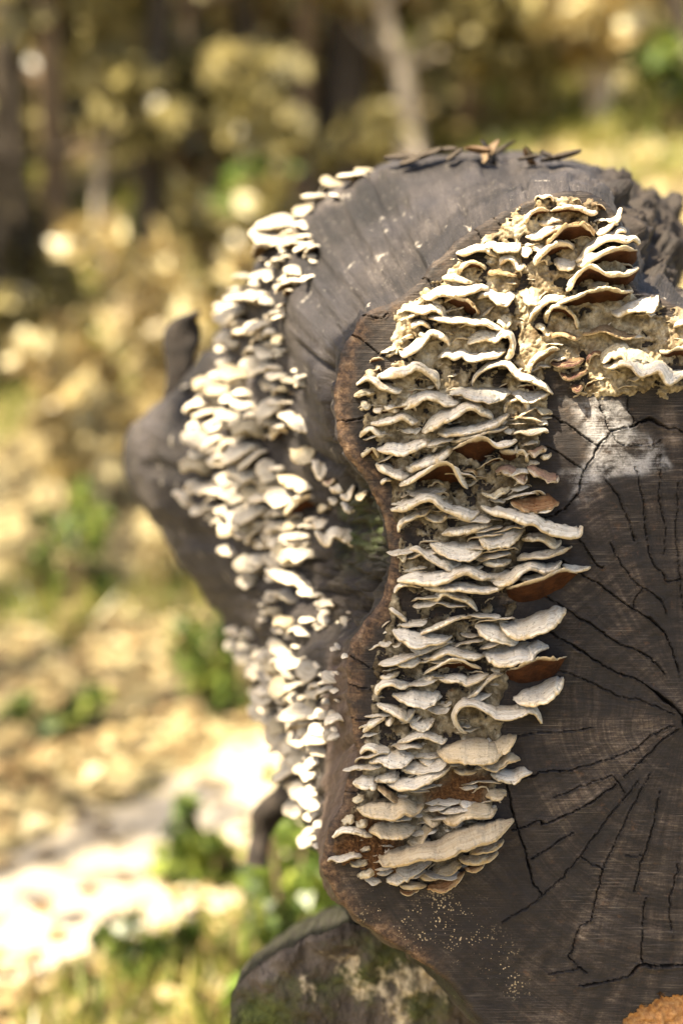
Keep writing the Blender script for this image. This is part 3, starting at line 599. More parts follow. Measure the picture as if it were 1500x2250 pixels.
# ================================================================ bracket fungi on the cut end, one by one
CROP = {1: (900, 400, 4.286), 2: (1150, 400, 4.286), 3: (780, 600, 4.286), 4: (1130, 600, 4.054), 5: (760, 800, 5.), 6: (1000, 800, 5.),
        7: (750, 850, 2.5), 8: (680, 1350, 2.4194), 9: (560, 880, 5.), 0: (0, 0, 1.)}
CROWN = "in the sunlit patch high on the cut end"
FR = [  # crop, rim points left to right, how far the attachment lies above (+) or below (-) the rim there, thickness px, colour, label
 (1, [(440, 695), (520, 690), (620, 655), (710, 655), (760, 690), (815, 722)], [30, 45, 50, 50, 40, 10], 11, 'w', "thin sunlit bracket with brown lip at the upper left edge of the cut"),
 (1, [(690, 640), (780, 630), (825, 668), (930, 658), (1010, 660), (1042, 600)], [20, 70, 90, 90, 90, 40], 12, 'w', "brightest white bracket below the dark bark strip at the top left"),
 (1, [(1050, 700), (1092, 716), (1137, 690)], [110, 130, 110], 12, 'w', "narrow upright white lobe between two bright brackets near the top"),
 (1, [(840, 802), (890, 750), (945, 744), (985, 785), (1022, 842), (1085, 800)], [5, 25, 30, 30, 50, 40], 12, 'w', "small white arch with a brown hollow below the upright white lobe"),
 (1, [(460, 900), (482, 840), (540, 782), (600, 765), (665, 790), (715, 842)], [0, -40, -70, -80, -50, 0], 9, 'c', "small brown-bellied arch beside the cream crumbs at the left edge"),
 (1, [(310, 930), (380, 925), (450, 930), (530, 955), (622, 962)], [40, 60, 60, 40, 10], 10, 'c', "cream crumbly ledge running down right below the small brown arch"),
 (1, [(725, 885), (820, 872), (900, 880), (1010, 895)], [20, 35, 35, 20], 10, 'b', "brown knobbly ledge under the white arch near the top"),
 (2, [(15, 410), (45, 330), (90, 285), (160, 264), (240, 285)], [0, -40, -60, -70, -40], 11, 'w', "topmost hooded bracket on the cut with orange-brown belly, left half"),
 (2, [(245, 290), (330, 264), (480, 262), (560, 290), (640, 318), (697, 305)], [-30, -60, -50, -20, 15, 20], 11, 'w', "topmost long bracket on the cut with white right tip"),
 (2, [(140, 400), (200, 420), (270, 385), (375, 378)], [25, 45, 30, 8], 9, 'w', "small cream shelf tucked beneath the topmost hooded brackets"),
 (2, [(20, 535), (130, 545), (210, 500), (300, 462), (380, 432)], [40, 70, 70, 60, 30], 11, 'w', "white shelf sloping up to the right over a brown triangle"),
 (2, [(200, 645), (250, 560), (320, 480), (400, 430), (480, 410), (550, 400), (620, 450), (660, 512), (682, 525)], [0, -70, -130, -150, -160, -160, -110, -40, 0], 10, 'b', "big rust-brown hood standing open to the viewer near the top"),
 (2, [(660, 490), (720, 505), (770, 480), (812, 440), (850, 405), (888, 422)], [40, 60, 60, 40, 25, 10], 11, 'w', "white bracket with brown curled tip right of the rust-brown hood"),
 (2, [(775, 370), (840, 395), (890, 372), (905, 305), (922, 258)], [20, 60, 70, 50, 10], 9, 'w', "pointed white fin leaning out at the upper right rim"),
 (2, [(700, 552), (760, 530), (840, 520), (890, 482), (930, 476), (957, 492)], [20, 30, 35, 25, 20, 10], 9, 'w', "small pale bracket just below the pointed white fin"),
 (2, [(490, 790), (560, 725), (620, 665), (690, 602), (760, 562), (850, 552), (960, 576), (1032, 556), (1086, 612)], [30, 50, 50, 50, 40, 20, 15, 15, 0], 13, 'w', "upper one of two long white shelves jutting right near the top"),
 (2, [(495, 805), (560, 802), (620, 752), (700, 712), (800, 662), (900, 640), (1000, 645), (1057, 662)], [30, 30, 0, -60, -120, -150, -150, -60], 13, 'w', "lower one of two long white shelves with deep brown underside"),
 (2, [(290, 790), (350, 832), (425, 838), (500, 792)], [80, 120, 120, 60], 10, 'g', "grey rounded lobe at the left root of the two long shelves"),
 (2, [(100, 812), (150, 722), (210, 652), (280, 605), (360, 592), (420, 605), (472, 655)], [0, -20, -50, -70, -70, -50, 0], 13, 'w', "white-rimmed hood below the big rust-brown hood"),
 (2, [(60, 630), (120, 652), (180, 668), (225, 640)], [50, 80, 90, 60], 11, 'w', "bright white lobe at the left foot of the rust-brown hood"),
 (2, [(390, 1042), (440, 1020), (472, 935), (520, 865), (600, 820), (680, 822), (750, 860), (810, 885), (880, 884), (950, 893), (1030, 862), (1082, 820)], [0, -10, -60, -110, -130, -130, -120, -110, -110, -110, -30, 0], 13, 'w', "wavy white hood with a long right arm under the two long shelves"),
 (2, [(600, 1012), (690, 1003), (760, 982), (812, 950)], [40, 70, 80, 30], 8, 'g', "greyish tongue inside the wavy white hood"),
 (4, [(350, 312), (450, 262), (560, 226), (650, 182), (740, 156), (820, 142), (900, 160), (980, 182), (1050, 170)], [-10, -50, -90, -120, -140, -140, -120, -70, 0], 11, 'w', "long white-edged bracket with a rough brown underside above a round ring"),
 (4, [(130, 452), (165, 372), (230, 312), (300, 270), (380, 260), (457, 245)], [10, 40, 60, 70, 60, 30], 12, 'w', "white bracket swinging down left beside the round ring"),
 (4, [(285, 462), (300, 372), (350, 316), (420, 312), (490, 352), (540, 412), (562, 525)], [0, -20, -60, -80, -70, -30, 0], 9, 'c', "round brown ring-shaped hood right of the centre of the crust"),
 (4, [(850, 372), (930, 395), (1020, 356), (1130, 346), (1215, 356), (1262, 300), (1272, 215)], [20, 60, 100, 130, 140, 90, 10], 12, 'w', "smooth white paddle pointing up right at the right rim of the cut"),
 (4, [(1415, 500), (1450, 476), (1500, 460), (1570, 450)], [20, 50, 60, 30], 10, 'w', "small white bracket below right of the smooth paddle"),
 (4, [(1280, 716), (1350, 720), (1420, 690), (1500, 688), (1580, 700)], [20, -50, -80, -90, -40], 10, 'c', "brown-bellied bracket under the mossy grey shoulder at right"),
 (4, [(780, 850), (860, 862), (960, 832), (1050, 852), (1120, 932), (1200, 912), (1280, 892), (1360, 992), (1420, 980), (1500, 930), (1610, 900)], [10, 20, 40, 90, 130, 110, 80, 140, 120, 60, 20], 13, 'w', "long bright white bracket waving along the top of the bare cut"),
 (4, [(760, 800), (850, 765), (950, 752), (1000, 800), (1100, 795), (1250, 832)], [120, 140, 150, 160, 110, 30], 9, 'c', "flat pale crusty sheet above the long waving white bracket"),
 (4, [(600, 562), (700, 546), (800, 520), (900, 560), (1000, 592), (1092, 560)], [25, 40, 60, 50, 40, 10], 9, 'b', "ragged orange-brown ledge right of the ring-shaped hood"),
 (4, [(130, 922), (150, 832), (200, 772), (270, 722), (330, 690), (405, 690)], [0, -20, -60, -80, -60, 0], 9, 'c', "ragged hood with plum lining below the ring-shaped hood"),
 (4, [(320, 822), (430, 845), (540, 832), (622, 790)], [40, 80, 80, 40], 11, 'p', "upper plum-brown lobe in the dark hollow"),
 (4, [(405, 912), (470, 960), (540, 942), (655, 880)], [30, 70, 70, 30], 11, 'p', "middle plum-brown lobe in the dark hollow"),
 (4, [(500, 1042), (560, 1066), (615, 1010)], [40, 70, 40], 11, 'p', "lowest plum-brown lobe hanging in the dark hollow"),
 (4, [(310, 592), (420, 562), (540, 602), (592, 570)], [15, 40, 40, 10], 8, 'b', "thin grey-brown leaf-like bracket under the ring-shaped hood"),
 (4, [(180, 492), (240, 512), (290, 570), (317, 540)], [15, 30, 35, 10], 9, 'c', "tiny tan curl left below the ring-shaped hood"),
 (4, [(60, 222), (100, 275), (170, 286), (232, 250)], [60, 160, 170, 90], 11, 'c', "cream finger-like lobe in the middle of the sunlit crust"),
 (4, [(650, 822), (668, 762), (720, 727), (782, 740)], [0, -30, -40, 0], 9, 'p', "small dark curled tube beside the plum-brown lobes"),
 (3, [(630, 250), (700, 262), (790, 217), (900, 222), (1000, 214), (1100, 188), (1180, 166), (1262, 182)], [30, 60, 80, 100, 100, 80, 50, 5], 14, 'w', "long flat white bracket leading in from the left rim, uppermost of its kind"),
 (3, [(720, 288), (770, 290), (832, 292)], [15, 35, 20], 8, 'w', "tiny pale bracket squeezed under the long flat white bracket"),
 (3, [(830, 292), (880, 252), (950, 235), (1050, 252), (1110, 312), (1150, 362), (1140, 412)], [0, -60, -120, -140, -110, -50, 0], 9, 'b', "round chocolate-brown underside with thin pale rim at upper left"),
 (3, [(1130, 272), (1180, 240), (1240, 222), (1300, 262), (1350, 302), (1410, 322), (1460, 275), (1502, 240)], [10, 30, 60, 90, 130, 150, 110, 50], 12, 'w', "crumpled white rosette at the centre of the sunlit crust"),
 (3, [(460, 372), (520, 366), (600, 382), (660, 386), (720, 366), (800, 390), (840, 432), (868, 428)], [20, 60, 90, 90, 80, 60, 40, 5], 13, 'w', "white bracket drooping at its right end, left of the chocolate underside"),
 (3, [(490, 442), (540, 412), (606, 396)], [10, 25, 10], 9, 'w', "tiny curl below the drooping white bracket"),
 (3, [(680, 440), (760, 452), (840, 472), (920, 482), (1010, 470), (1110, 492), (1220, 502), (1290, 532), (1370, 552), (1397, 562)], [15, 25, 30, 25, 30, 50, 60, 50, 30, 5], 11, 'w', "long thin wavy bracket crossing the crust to a cream peg"),
 (3, [(1365, 490), (1402, 522), (1452, 490)], [110, 170, 130], 12, 'c', "cream peg standing at the end of the long thin bracket"),
 (3, [(530, 548), (570, 502), (630, 486), (690, 520), (702, 545)], [0, 10, 15, 10, 0], 10, 'w', "tiny white arch near the left rim"),
 (3, [(412, 692), (450, 642), (500, 610), (552, 622)], [0, -15, -20, 0], 9, 'c', "small yellowish cup left of the S-shaped bracket"),
 (3, [(590, 580), (640, 602), (682, 592)], [15, 30, 12], 8, 'c', "peach-coloured nub above the S-shaped bracket"),
 (3, [(415, 742), (455, 800), (530, 772), (600, 722), (660, 652), (710, 597), (780, 612), (850, 652), (885, 712)], [5, 70, 100, 100, 60, 20, 25, 25, 0], 12, 'w', "S-shaped pale bracket with a thick left foot and thin right arch"),
 (3, [(1050, 692), (1130, 662), (1200, 647), (1320, 662), (1380, 622), (1442, 606), (1480, 680), (1450, 790), (1385, 838)], [40, 120, 130, 120, 110, 60, 20, 10, 0], 13, 'w', "scroll-shaped white bracket curling round a dark slot"),
 (3, [(780, 822), (860, 792), (930, 822), (1000, 792), (1060, 832), (1140, 836), (1250, 812), (1340, 792), (1422, 742)], [10, 50, 60, 60, 80, 70, 50, 40, 5], 11, 'w', "frilly cream lip below the dark slot of the scroll"),
 (5, [(335, 180), (430, 160), (560, 150), (680, 122), (760, 72), (830, 82), (900, 132), (970, 192), (1012, 305)], [40, 80, 110, 130, 110, 90, 70, 40, 0], 14, 'w', "broad white bracket whose right end hooks sharply down"),
 (5, [(110, 252), (160, 222), (230, 180), (300, 212), (370, 272), (450, 292), (520, 327), (580, 332), (622, 290)], [0, -20, 10, 40, 50, 60, 70, 70, 20], 11, 'w', "wavy tapering bracket at the left below the hooked one"),
 (5, [(240, 160), (270, 166), (306, 155)], [80, 110, 80], 9, 'c', "stubby cream knob at the left end of the hooked bracket"),
 (5, [(90, 372), (170, 352), (250, 342), (332, 332)], [30, 70, 70, 20], 9, 'c', "upper cream crumbs by the brown bare rim at left"),
 (5, [(160, 442), (220, 502), (277, 480)], [30, 70, 30], 9, 'c', "lower cream crumb by the brown bare rim at left"),
 (5, [(290, 516), (340, 541), (416, 520)], [10, 35, 20], 8, 'w', "small white tongue left of a plump white nub"),
 (5, [(410, 492), (470, 520), (540, 532), (585, 480)], [20, 60, 80, 40], 11, 'w', "plump white nub over the bent bracket at left"),
 (5, [(610, 472), (660, 502), (740, 462), (830, 402), (900, 402), (980, 412), (1060, 452), (1130, 476), (1250, 452)], [30, 120, 130, 100, 90, 110, 140, 140, 60], 13, 'w', "scalloped white bracket below the hooked one"),
 (6, [(185, 255), (205, 190), (260, 110), (340, 60), (430, 30), (520, 30), (600, 70), (650, 140), (720, 190), (800, 200), (900, 240), (980, 290), (1060, 345)], [0, 15, 30, 40, 45, 45, 40, 35, 40, 45, 35, 25, 5], 11, 'w', "large arched white hood over a dark cavity"),
 (6, [(-60, 350), (40, 350), (130, 380), (210, 412), (300, 420), (390, 432), (470, 420), (550, 370), (612, 330)], [60, 110, 130, 150, 180, 190, 170, 110, 40], 9, 'g', "broad grey shelf with toothed cream edge inside the arched hood"),
 (6, [(612, 340), (680, 380), (750, 425), (820, 432), (920, 390), (1032, 345)], [40, 110, 150, 150, 110, 10], 9, 'g', "ribbed grey shelf right of the toothed shelf"),
 (6, [(540, 560), (560, 470), (630, 420), (740, 412), (770, 460), (800, 552)], [0, 10, 20, 20, 10, 0], 10, 'w', "small white arch with square dark mouth"),
 (6, [(890, 500), (960, 570), (1010, 575), (1065, 560)], [30, 100, 110, 20], 9, 'c', "cream nub at the right end below the ribbed shelf"),
 (5, [(265, 682), (350, 682), (440, 662), (540, 642), (620, 617), (680, 642), (730, 672), (802, 655)], [10, 50, 60, 60, 60, 60, 50, 20], 12, 'w', "bent white bracket near the brown bare rim"),
 (5, [(155, 822), (200, 772), (270, 742), (330, 790), (380, 812), (442, 760)], [0, -20, 0, 60, 80, 40], 10, 'w', "little white beak-shaped bracket under the bent one"),
 (5, [(840, 782), (900, 762), (980, 722), (1050, 662), (1150, 632), (1230, 582), (1300, 522), (1390, 505), (1480, 555), (1550, 592), (1612, 640)], [30, 130, 160, 150, 120, 100, 80, 70, 70, 70, 5], 13, 'w', "big white bracket with a humped right side and thick left toe"),
 (5, [(1000, 782), (1080, 802), (1200, 792), (1350, 772), (1450, 752), (1620, 702), (1700, 652), (1795, 570)], [20, 80, 100, 90, 90, 80, 60, 10], 13, 'w', "long white bracket rising to a point at its right end"),
 (6, [(590, 592), (680, 597), (790, 602), (870, 612), (915, 652), (947, 625)], [-10, -40, -45, -35, -10, 0], 8, 'b', "thin brown strip trailing right from the pointed bracket"),
 (5, [(950, 992), (980, 942), (1030, 892), (1125, 850)], [5, 30, 40, 20], 10, 'w', "short comma-shaped white bracket"),
 (5, [(1140, 866), (1230, 863), (1330, 827), (1450, 792), (1560, 757), (1680, 742), (1785, 700)], [25, 35, 35, 25, 10, -40, -60], 10, 'w', "slim white bracket with brown-shaded right end below the pointed one"),
 (5, [(650, 1170), (720, 1192), (760, 1172), (850, 1132), (950, 1102), (1060, 1052), (1150, 982), (1172, 950)], [20, 70, 90, 110, 120, 120, 90, 30], 15, 'w', "thick white roll of a bracket sloping up to the right"),
 (6, [(-40, 960), (60, 902), (150, 842), (270, 808), (360, 827), (430, 900), (490, 926), (590, 907), (682, 860)], [0, -140, -260, -290, -200, -60, 40, 50, 10], 10, 'w', "wide dark-brown underside with a thin white rim in the middle of the cut"),
 (6, [(485, 968), (550, 980), (640, 975), (672, 925)], [-120, -130, -130, -100], 12, 'w', "little box-like bracket with an orange-brown underside"),
 (6, [(670, 1045), (690, 992), (740, 980), (780, 1032), (772, 1105)], [0, -50, -80, -50, 0], 8, 'c', "tiny brown cup right of the box-like bracket"),
 (6, [(790, 1000), (870, 1012), (950, 985), (1002, 950)], [50, 110, 110, 20], 9, 'k', "flat pinkish lobe above the pink-topped pointed bracket"),
 (6, [(930, 1042), (990, 1052), (1058, 1000)], [20, 60, 20], 8, 'c', "small peach flake on the dark wood at right"),
 (6, [(780, 1150), (870, 1232), (960, 1272), (1040, 1312), (1112, 1312), (1132, 1250)], [60, 130, 140, 140, 120, 30], 9, 'k', "pointed pink-topped bracket jutting right onto dark wood"),
 (6, [(430, 1212), (520, 1202), (600, 1222), (680, 1282), (760, 1312), (772, 1200)], [60, 100, 120, 150, 160, 40], 9, 'k', "ragged white-edged pinkish bracket left of the pointed one"),
 (5, [(330, 970), (420, 982), (520, 987), (620, 1007), (720, 972), (830, 922), (910, 892), (935, 902)], [20, 100, 150, 150, 120, 90, 50, 5], 13, 'w', "lens-shaped white bracket at left level with the comma-shaped one"),
 (5, [(175, 1042), (230, 982), (280, 935), (320, 972), (357, 1055)], [0, -40, -80, -50, 0], 8, 'c', "tiny brown tent by the lower end of the brown bare rim"),
 (5, [(325, 1120), (380, 1182), (450, 1212), (540, 1262), (620, 1282), (702, 1240)], [10, 80, 110, 110, 90, 20], 13, 'w', "white bracket slanting down to the right below the lens-shaped one"),
 (5, [(580, 1362), (700, 1322), (850, 1222), (960, 1142), (1070, 1097), (1160, 1132), (1220, 1232), (1280, 1342), (1332, 1392)], [10, 10, -70, -170, -260, -220, -70, 30, 40], 11, 'w', "tent-shaped bracket with a deep brown inside"),
 (5, [(390, 1340), (430, 1292), (505, 1290)], [0, 20, 10], 8, 'w', "tiny pale curl left below the tent"),
 (5, [(1280, 1192), (1340, 1182), (1400, 1192), (1442, 1252)], [0, -40, -50, 0], 8, 'b', "tiny brown hood right of the tent"),
 (6, [(280, 1430), (420, 1482), (500, 1442), (612, 1380)], [30, 80, 80, 20], 9, 'c', "ragged white crusty lobe above the orange sheet"),
 (6, [(600, 1520), (680, 1602), (800, 1642), (930, 1642), (1040, 1602), (1140, 1555)], [20, 140, 220, 230, 180, 10], 10, 'o', "rusty orange sheet with a pale lower edge"),
 (7, [(270, 692), (350, 682), (440, 632), (500, 642), (570, 692), (640, 722), (700, 737), (757, 700)], [10, 30, 35, 35, 50, 60, 60, 20], 13, 'w', "gull-wing white bracket below the tent"),
 (7, [(760, 672), (830, 707), (920, 732), (1000, 762), (1060, 767), (1110, 802), (1200, 832), (1300, 832), (1320, 775)], [10, 40, 50, 50, 55, 60, 75, 65, 10], 14, 'w', "longest white bracket, slanting down to a blunt right end"),
 (7, [(315, 808), (330, 762), (400, 722), (460, 702), (497, 670)], [0, 15, 35, 40, 10], 10, 'w', "curved white bracket with brown lining at the left below the gull wing"),
 (7, [(450, 722), (500, 742), (550, 746), (587, 705)], [15, 40, 45, 15], 10, 'w', "short tongue tucked under the gull wing"),
 (7, [(545, 822), (620, 817), (700, 802), (770, 782), (828, 772)], [10, 40, 50, 50, 15], 12, 'w', "straight white ledge above the pale round lobe"),
 (7, [(740, 822), (790, 882), (860, 892), (940, 862), (1003, 800)], [50, 130, 140, 120, 40], 11, 'g', "pale round lobe hanging under the longest bracket"),
 (7, [(985, 852), (1050, 847), (1110, 852), (1170, 892), (1208, 860)], [20, 45, 50, 55, 15], 12, 'w', "short white bracket beneath the blunt right end of the longest one"),
 (7, [(480, 868), (540, 922), (620, 947), (690, 957), (760, 922), (778, 880)], [10, 80, 110, 115, 90, 30], 12, 'w', "full white lobe left of the pale round one"),
 (7, [(365, 907), (430, 912), (480, 952), (550, 992), (620, 1017), (657, 985)], [10, 20, 50, 65, 65, 20], 12, 'w', "white bracket sliding down right below the full white lobe"),
 (7, [(310, 950), (340, 967), (362, 900)], [60, 90, 20], 10, 'c', "knobbly cream lump at the left end of the slanting row"),
 (7, [(775, 982), (850, 992), (935, 968)], [10, 40, 15], 11, 'w', "small oval white bracket in the gap right of the sliding bracket"),
 (7, [(960, 962), (1040, 947), (1130, 937), (1190, 917), (1260, 887)], [10, 35, 40, 30, -40], 12, 'w', "white bracket with a dark brown belly at its right end"),
 (7, [(310, 1080), (400, 1087), (500, 1092), (580, 1072), (640, 1042), (690, 1032), (760, 1062), (825, 1062)], [20, 70, 80, 65, 40, 35, 40, 20], 14, 'w', "low broad white bracket curling up in its middle"),
 (7, [(820, 1082), (870, 1102), (940, 1082), (990, 1032), (1040, 1012), (1110, 1027), (1170, 1012), (1207, 970)], [20, 70, 75, 55, 40, 55, 50, 10], 13, 'w', "thick-lipped white bracket right of the low broad one"),
 (7, [(970, 1067), (1050, 1072), (1130, 1042), (1205, 1000)], [15, 35, 35, 10], 9, 'w', "thin tongue below the thick-lipped bracket"),
 (7, [(1210, 987), (1280, 1022), (1368, 1000)], [10, 35, 5], 9, 'w', "sharp white tip poking out over dark wood"),
 (7, [(905, 1115), (1000, 1085), (1120, 1050), (1210, 1005), (1292, 1032)], [-60, -120, -110, -115, -10], 9, 'w', "long deep brown underside below the sharp white tip"),
 (7, [(290, 1142), (315, 1110), (365, 1096), (443, 1110)], [0, 10, 25, 10], 9, 'w', "thin white curl at the left under the low broad bracket"),
 (7, [(450, 1112), (540, 1132), (640, 1117), (720, 1132), (800, 1142), (905, 1105)], [10, 40, 45, 50, 45, 10], 11, 'w', "long slim white ledge under the low broad bracket"),
 (7, [(460, 1172), (520, 1182), (560, 1152), (620, 1172), (690, 1192), (742, 1240)], [5, 15, 30, 35, 35, 0], 10, 'w', "thin wavy bracket with a brown nub beneath it"),
 (7, [(260, 1222), (310, 1262), (357, 1300)], [5, 25, 5], 8, 'w', "tiny slanting strip at the left of the crust"),
 (8, [(438, 92), (480, 142), (560, 187), (640, 172), (710, 152), (758, 125)], [10, 75, 100, 60, 40, 10], 12, 'w', "white cup-like bracket with a stepped right edge"),
 (8, [(570, 122), (640, 92), (720, 62), (800, 27), (865, 22)], [5, 20, 15, -10, -15], 8, 'w', "thin pale blade rising over the cup-like bracket"),
 (8, [(880, 80), (920, 122), (960, 142), (1040, 167), (1105, 167)], [40, 90, 110, 110, 30], 11, 'w', "white flap hanging from the tip of the thin blade"),
 (8, [(1005, 62), (1050, 112), (1110, 137), (1190, 117), (1280, 82), (1340, 22), (1362, -15)], [20, 80, 120, 125, 115, 75, 5], 13, 'w', "large smooth white bracket pointing right, like a tongue"),
 (8, [(600, 207), (680, 182), (755, 150)], [5, 20, 10], 8, 'w', "thin second lip under the cup-like bracket"),
 (8, [(430, 242), (470, 277), (540, 287), (592, 250)], [15, 80, 95, 30], 11, 'w', "fan-shaped white bracket at the left under the cup-like one"),
 (8, [(595, 247), (660, 242), (720, 212), (790, 232), (850, 247), (925, 237)], [5, 30, 40, 50, 50, 25], 11, 'w', "bowed white bracket beneath the flap"),
 (8, [(930, 232), (980, 272), (1040, 282), (1110, 262), (1170, 252), (1210, 202), (1268, 190)], [30, 110, 130, 120, 120, 70, 10], 12, 'g', "wide grey-topped bracket with a lobed edge under the tongue"),
 (8, [(605, 327), (660, 292), (720, 262), (790, 247), (850, 272), (912, 297)], [0, -10, -35, -45, -35, 0], 8, 'w', "thin pale arch with a brown lining"),
 (8, [(580, 392), (630, 362), (687, 335)], [5, 30, 10], 10, 'w', "small oblique white bracket left under the brown-lined arch"),
 (8, [(680, 347), (740, 367), (810, 368), (830, 382), (890, 362), (955, 330)], [10, 45, 50, 40, 40, 10], 11, 'w', "white bracket with a notch under the brown-lined arch"),
 (8, [(1040, 302), (1120, 272), (1220, 230), (1300, 242), (1365, 229)], [-60, -110, -140, -100, 0], 7, 'c', "wide dark-brown underside with thin edge reaching right"),
 (8, [(835, 452), (880, 432), (925, 382), (975, 342), (1032, 322)], [5, 20, 20, 15, 5], 8, 'w', "thin curved edge below the dark-brown underside"),
 (8, [(1080, 462), (1130, 482), (1190, 497), (1260, 472), (1320, 422), (1348, 348)], [20, 75, 110, 125, 110, 10], 12, 'w', "smooth white bracket pointing right below the wide brown underside"),
 (8, [(835, 642), (790, 602), (772, 547), (810, 497), (880, 497), (950, 527), (1000, 562), (1090, 557), (1160, 532), (1205, 547), (1230, 592)], [0, 10, 12, 20, 25, 50, 75, 75, 70, 45, 0], 10, 'w', "rolled bracket forming a dark cave open to the lower left"),
 (8, [(370, 342), (420, 347), (477, 320)], [10, 40, 15], 9, 'w', "small white oval at the left edge of the crust"),
 (8, [(355, 442), (375, 402), (430, 382), (490, 402), (537, 380)], [0, 15, 45, 55, 15], 10, 'w', "curled white bracket under the small oval"),
 (8, [(440, 442), (500, 472), (560, 492), (640, 497), (687, 440)], [15, 70, 100, 115, 40], 11, 'w', "fan-shaped white bracket right of the curled one"),
 (8, [(355, 492), (420, 522), (480, 552), (520, 572), (562, 520)], [10, 50, 65, 70, 20], 11, 'w', "drooping white bracket under the fan"),
 (8, [(285, 637), (330, 602), (390, 562), (405, 545)], [5, 35, 40, 10], 11, 'w', "stick-like white bracket slanting at the left"),
 (8, [(525, 582), (570, 622), (610, 632), (662, 570)], [20, 70, 90, 30], 10, 'w', "pointed white drop left of the dark cave"),
 (8, [(400, 572), (420, 592), (452, 550)], [20, 50, 20], 9, 'w', "little white nub between stick and drop"),
 (8, [(465, 692), (520, 682), (580, 657), (640, 667), (700, 692), (732, 670)], [5, 30, 40, 40, 35, 10], 9, 'w', "thin white eyebrow-shaped bracket below the drop"),
 (8, [(270, 752), (310, 722), (370, 742), (432, 740)], [0, 35, 60, 30], 10, 'w', "small hooded white bracket at the lower left"),
 (8, [(315, 802), (370, 792), (430, 822), (500, 812), (553, 770)], [5, 55, 110, 120, 40], 11, 'w', "white bracket with a hollow left corner, lower left"),
 (8, [(490, 842), (560, 852), (630, 842), (645, 820)], [30, 80, 70, 20], 10, 'w', "flat cream bracket between two fuller ones"),
 (8, [(580, 782), (640, 812), (700, 817), (728, 790)], [20, 60, 70, 20], 11, 'w', "small rounded cream bracket beside the large tan one"),
 (8, [(675, 742), (730, 782), (820, 797), (900, 797), (970, 797), (1035, 745)], [30, 100, 140, 145, 140, 50], 12, 't', "large tan semicircular bracket, low in the column"),
 (8, [(960, 742), (1040, 747), (1070, 702), (1100, 652)], [90, 120, 80, 10], 9, 't', "square tan flap right of the large tan bracket"),
 (8, [(890, 802), (960, 832), (1020, 822), (1060, 792), (1117, 780)], [20, 50, 60, 55, 15], 9, 't', "thin tan tongue under the square flap"),
 (8, [(760, 832), (820, 857), (892, 840)], [15, 40, 15], 9, 't', "small tan lip under the large tan bracket"),
 (8, [(960, 862), (1010, 892), (1080, 907), (1130, 872), (1182, 850)], [15, 70, 90, 60, 5], 10, 'w', "cream bracket with a plum-edged tip at the right"),
 (8, [(230, 912), (280, 932), (340, 932), (350, 895)], [20, 90, 95, 30], 10, 'w', "white bracket at the far lower left, under the hooded one"),
 (8, [(340, 892), (400, 897), (460, 887), (475, 858)], [20, 65, 70, 20], 11, 'w', "oval cream bracket right of the far lower left one"),
 (8, [(410, 912), (480, 942), (550, 932), (630, 902), (700, 862), (750, 818)], [15, 70, 85, 90, 85, 20], 13, 'w', "long cream bracket climbing to the right above the rusty hollow"),
 (8, [(350, 912), (400, 962), (450, 1002), (510, 1022), (533, 988)], [10, 35, 45, 45, 15], 11, 'b', "brown-edged slanting strip under the climbing bracket"),
 (8, [(230, 1002), (265, 1007), (293, 975)], [30, 65, 20], 9, 'c', "cream nub at the left edge near the bottom"),
 (8, [(250, 1042), (300, 1072), (370, 1082), (440, 1092), (500, 1067), (560, 1072), (608, 1018)], [15, 75, 95, 100, 90, 80, 15], 12, 't', "wide cream bracket with scalloped edge near the bottom"),
 (8, [(600, 1092), (650, 1127), (703, 1108)], [25, 70, 25], 11, 't', "bean-shaped tan bracket in the rusty hollow"),
 (8, [(695, 1092), (750, 1127), (800, 1102), (870, 1087), (950, 1087), (993, 1048)], [20, 80, 90, 95, 90, 15], 12, 't', "two-lobed cream bracket in the rusty hollow"),
 (8, [(935, 972), (980, 992), (1043, 968)], [40, 85, 30], 10, 't', "small cream wedge at the right of the rusty hollow"),
 (8, [(790, 1012), (840, 1032), (888, 1008)], [20, 55, 20], 10, 'g', "greyish lump on top of the two-lobed bracket"),
 (8, [(170, 1112), (205, 1122), (238, 1088)], [20, 55, 20], 11, 'c', "left one of two cream buttons near the bottom"),
 (8, [(240, 1122), (270, 1142), (313, 1108)], [20, 55, 20], 11, 'c', "right one of two cream buttons near the bottom"),
 (8, [(122, 1197), (180, 1162), (240, 1172), (290, 1187), (335, 1190)], [0, 30, 45, 45, 15], 9, 'w', "thin cream bracket reaching the left rim near the bottom"),
 (8, [(310, 1162), (370, 1182), (440, 1202), (510, 1192), (563, 1148)], [20, 95, 115, 105, 25], 10, 't', "banded tan bracket above the largest slab"),
 (8, [(520, 1222), (580, 1242), (620, 1182), (660, 1138)], [30, 95, 80, 15], 9, 't', "tan folded lobe between the banded one and the slab"),
 (8, [(365, 1302), (400, 1347), (480, 1337), (560, 1312), (620, 1302), (700, 1302), (780, 1272), (850, 1252), (940, 1222), (1010, 1182), (1083, 1108)], [15, 90, 100, 95, 100, 120, 130, 125, 115, 100, 10], 15, 't', "largest cream slab near the bottom with grey spots"),
 (8, [(850, 1282), (920, 1272), (990, 1257), (1031, 1208)], [15, 50, 60, 10], 10, 't', "right upper tan lip under the largest slab"),
 (8, [(790, 1312), (850, 1332), (930, 1322), (1003, 1278)], [20, 60, 65, 10], 11, 't', "tan lip below right of the largest slab"),
 (8, [(655, 1382), (700, 1397), (770, 1372), (808, 1328)], [30, 75, 80, 20], 11, 't', "tan tongue under the middle of the largest slab"),
 (8, [(410, 1432), (470, 1437), (540, 1402), (583, 1358)], [30, 90, 95, 20], 11, 'g', "grey-tan lobe at the bottom left of the slab"),
 (8, [(580, 1402), (640, 1417), (703, 1400)], [30, 65, 30], 9, 't', "olive-tan sliver between two bottom lobes"),
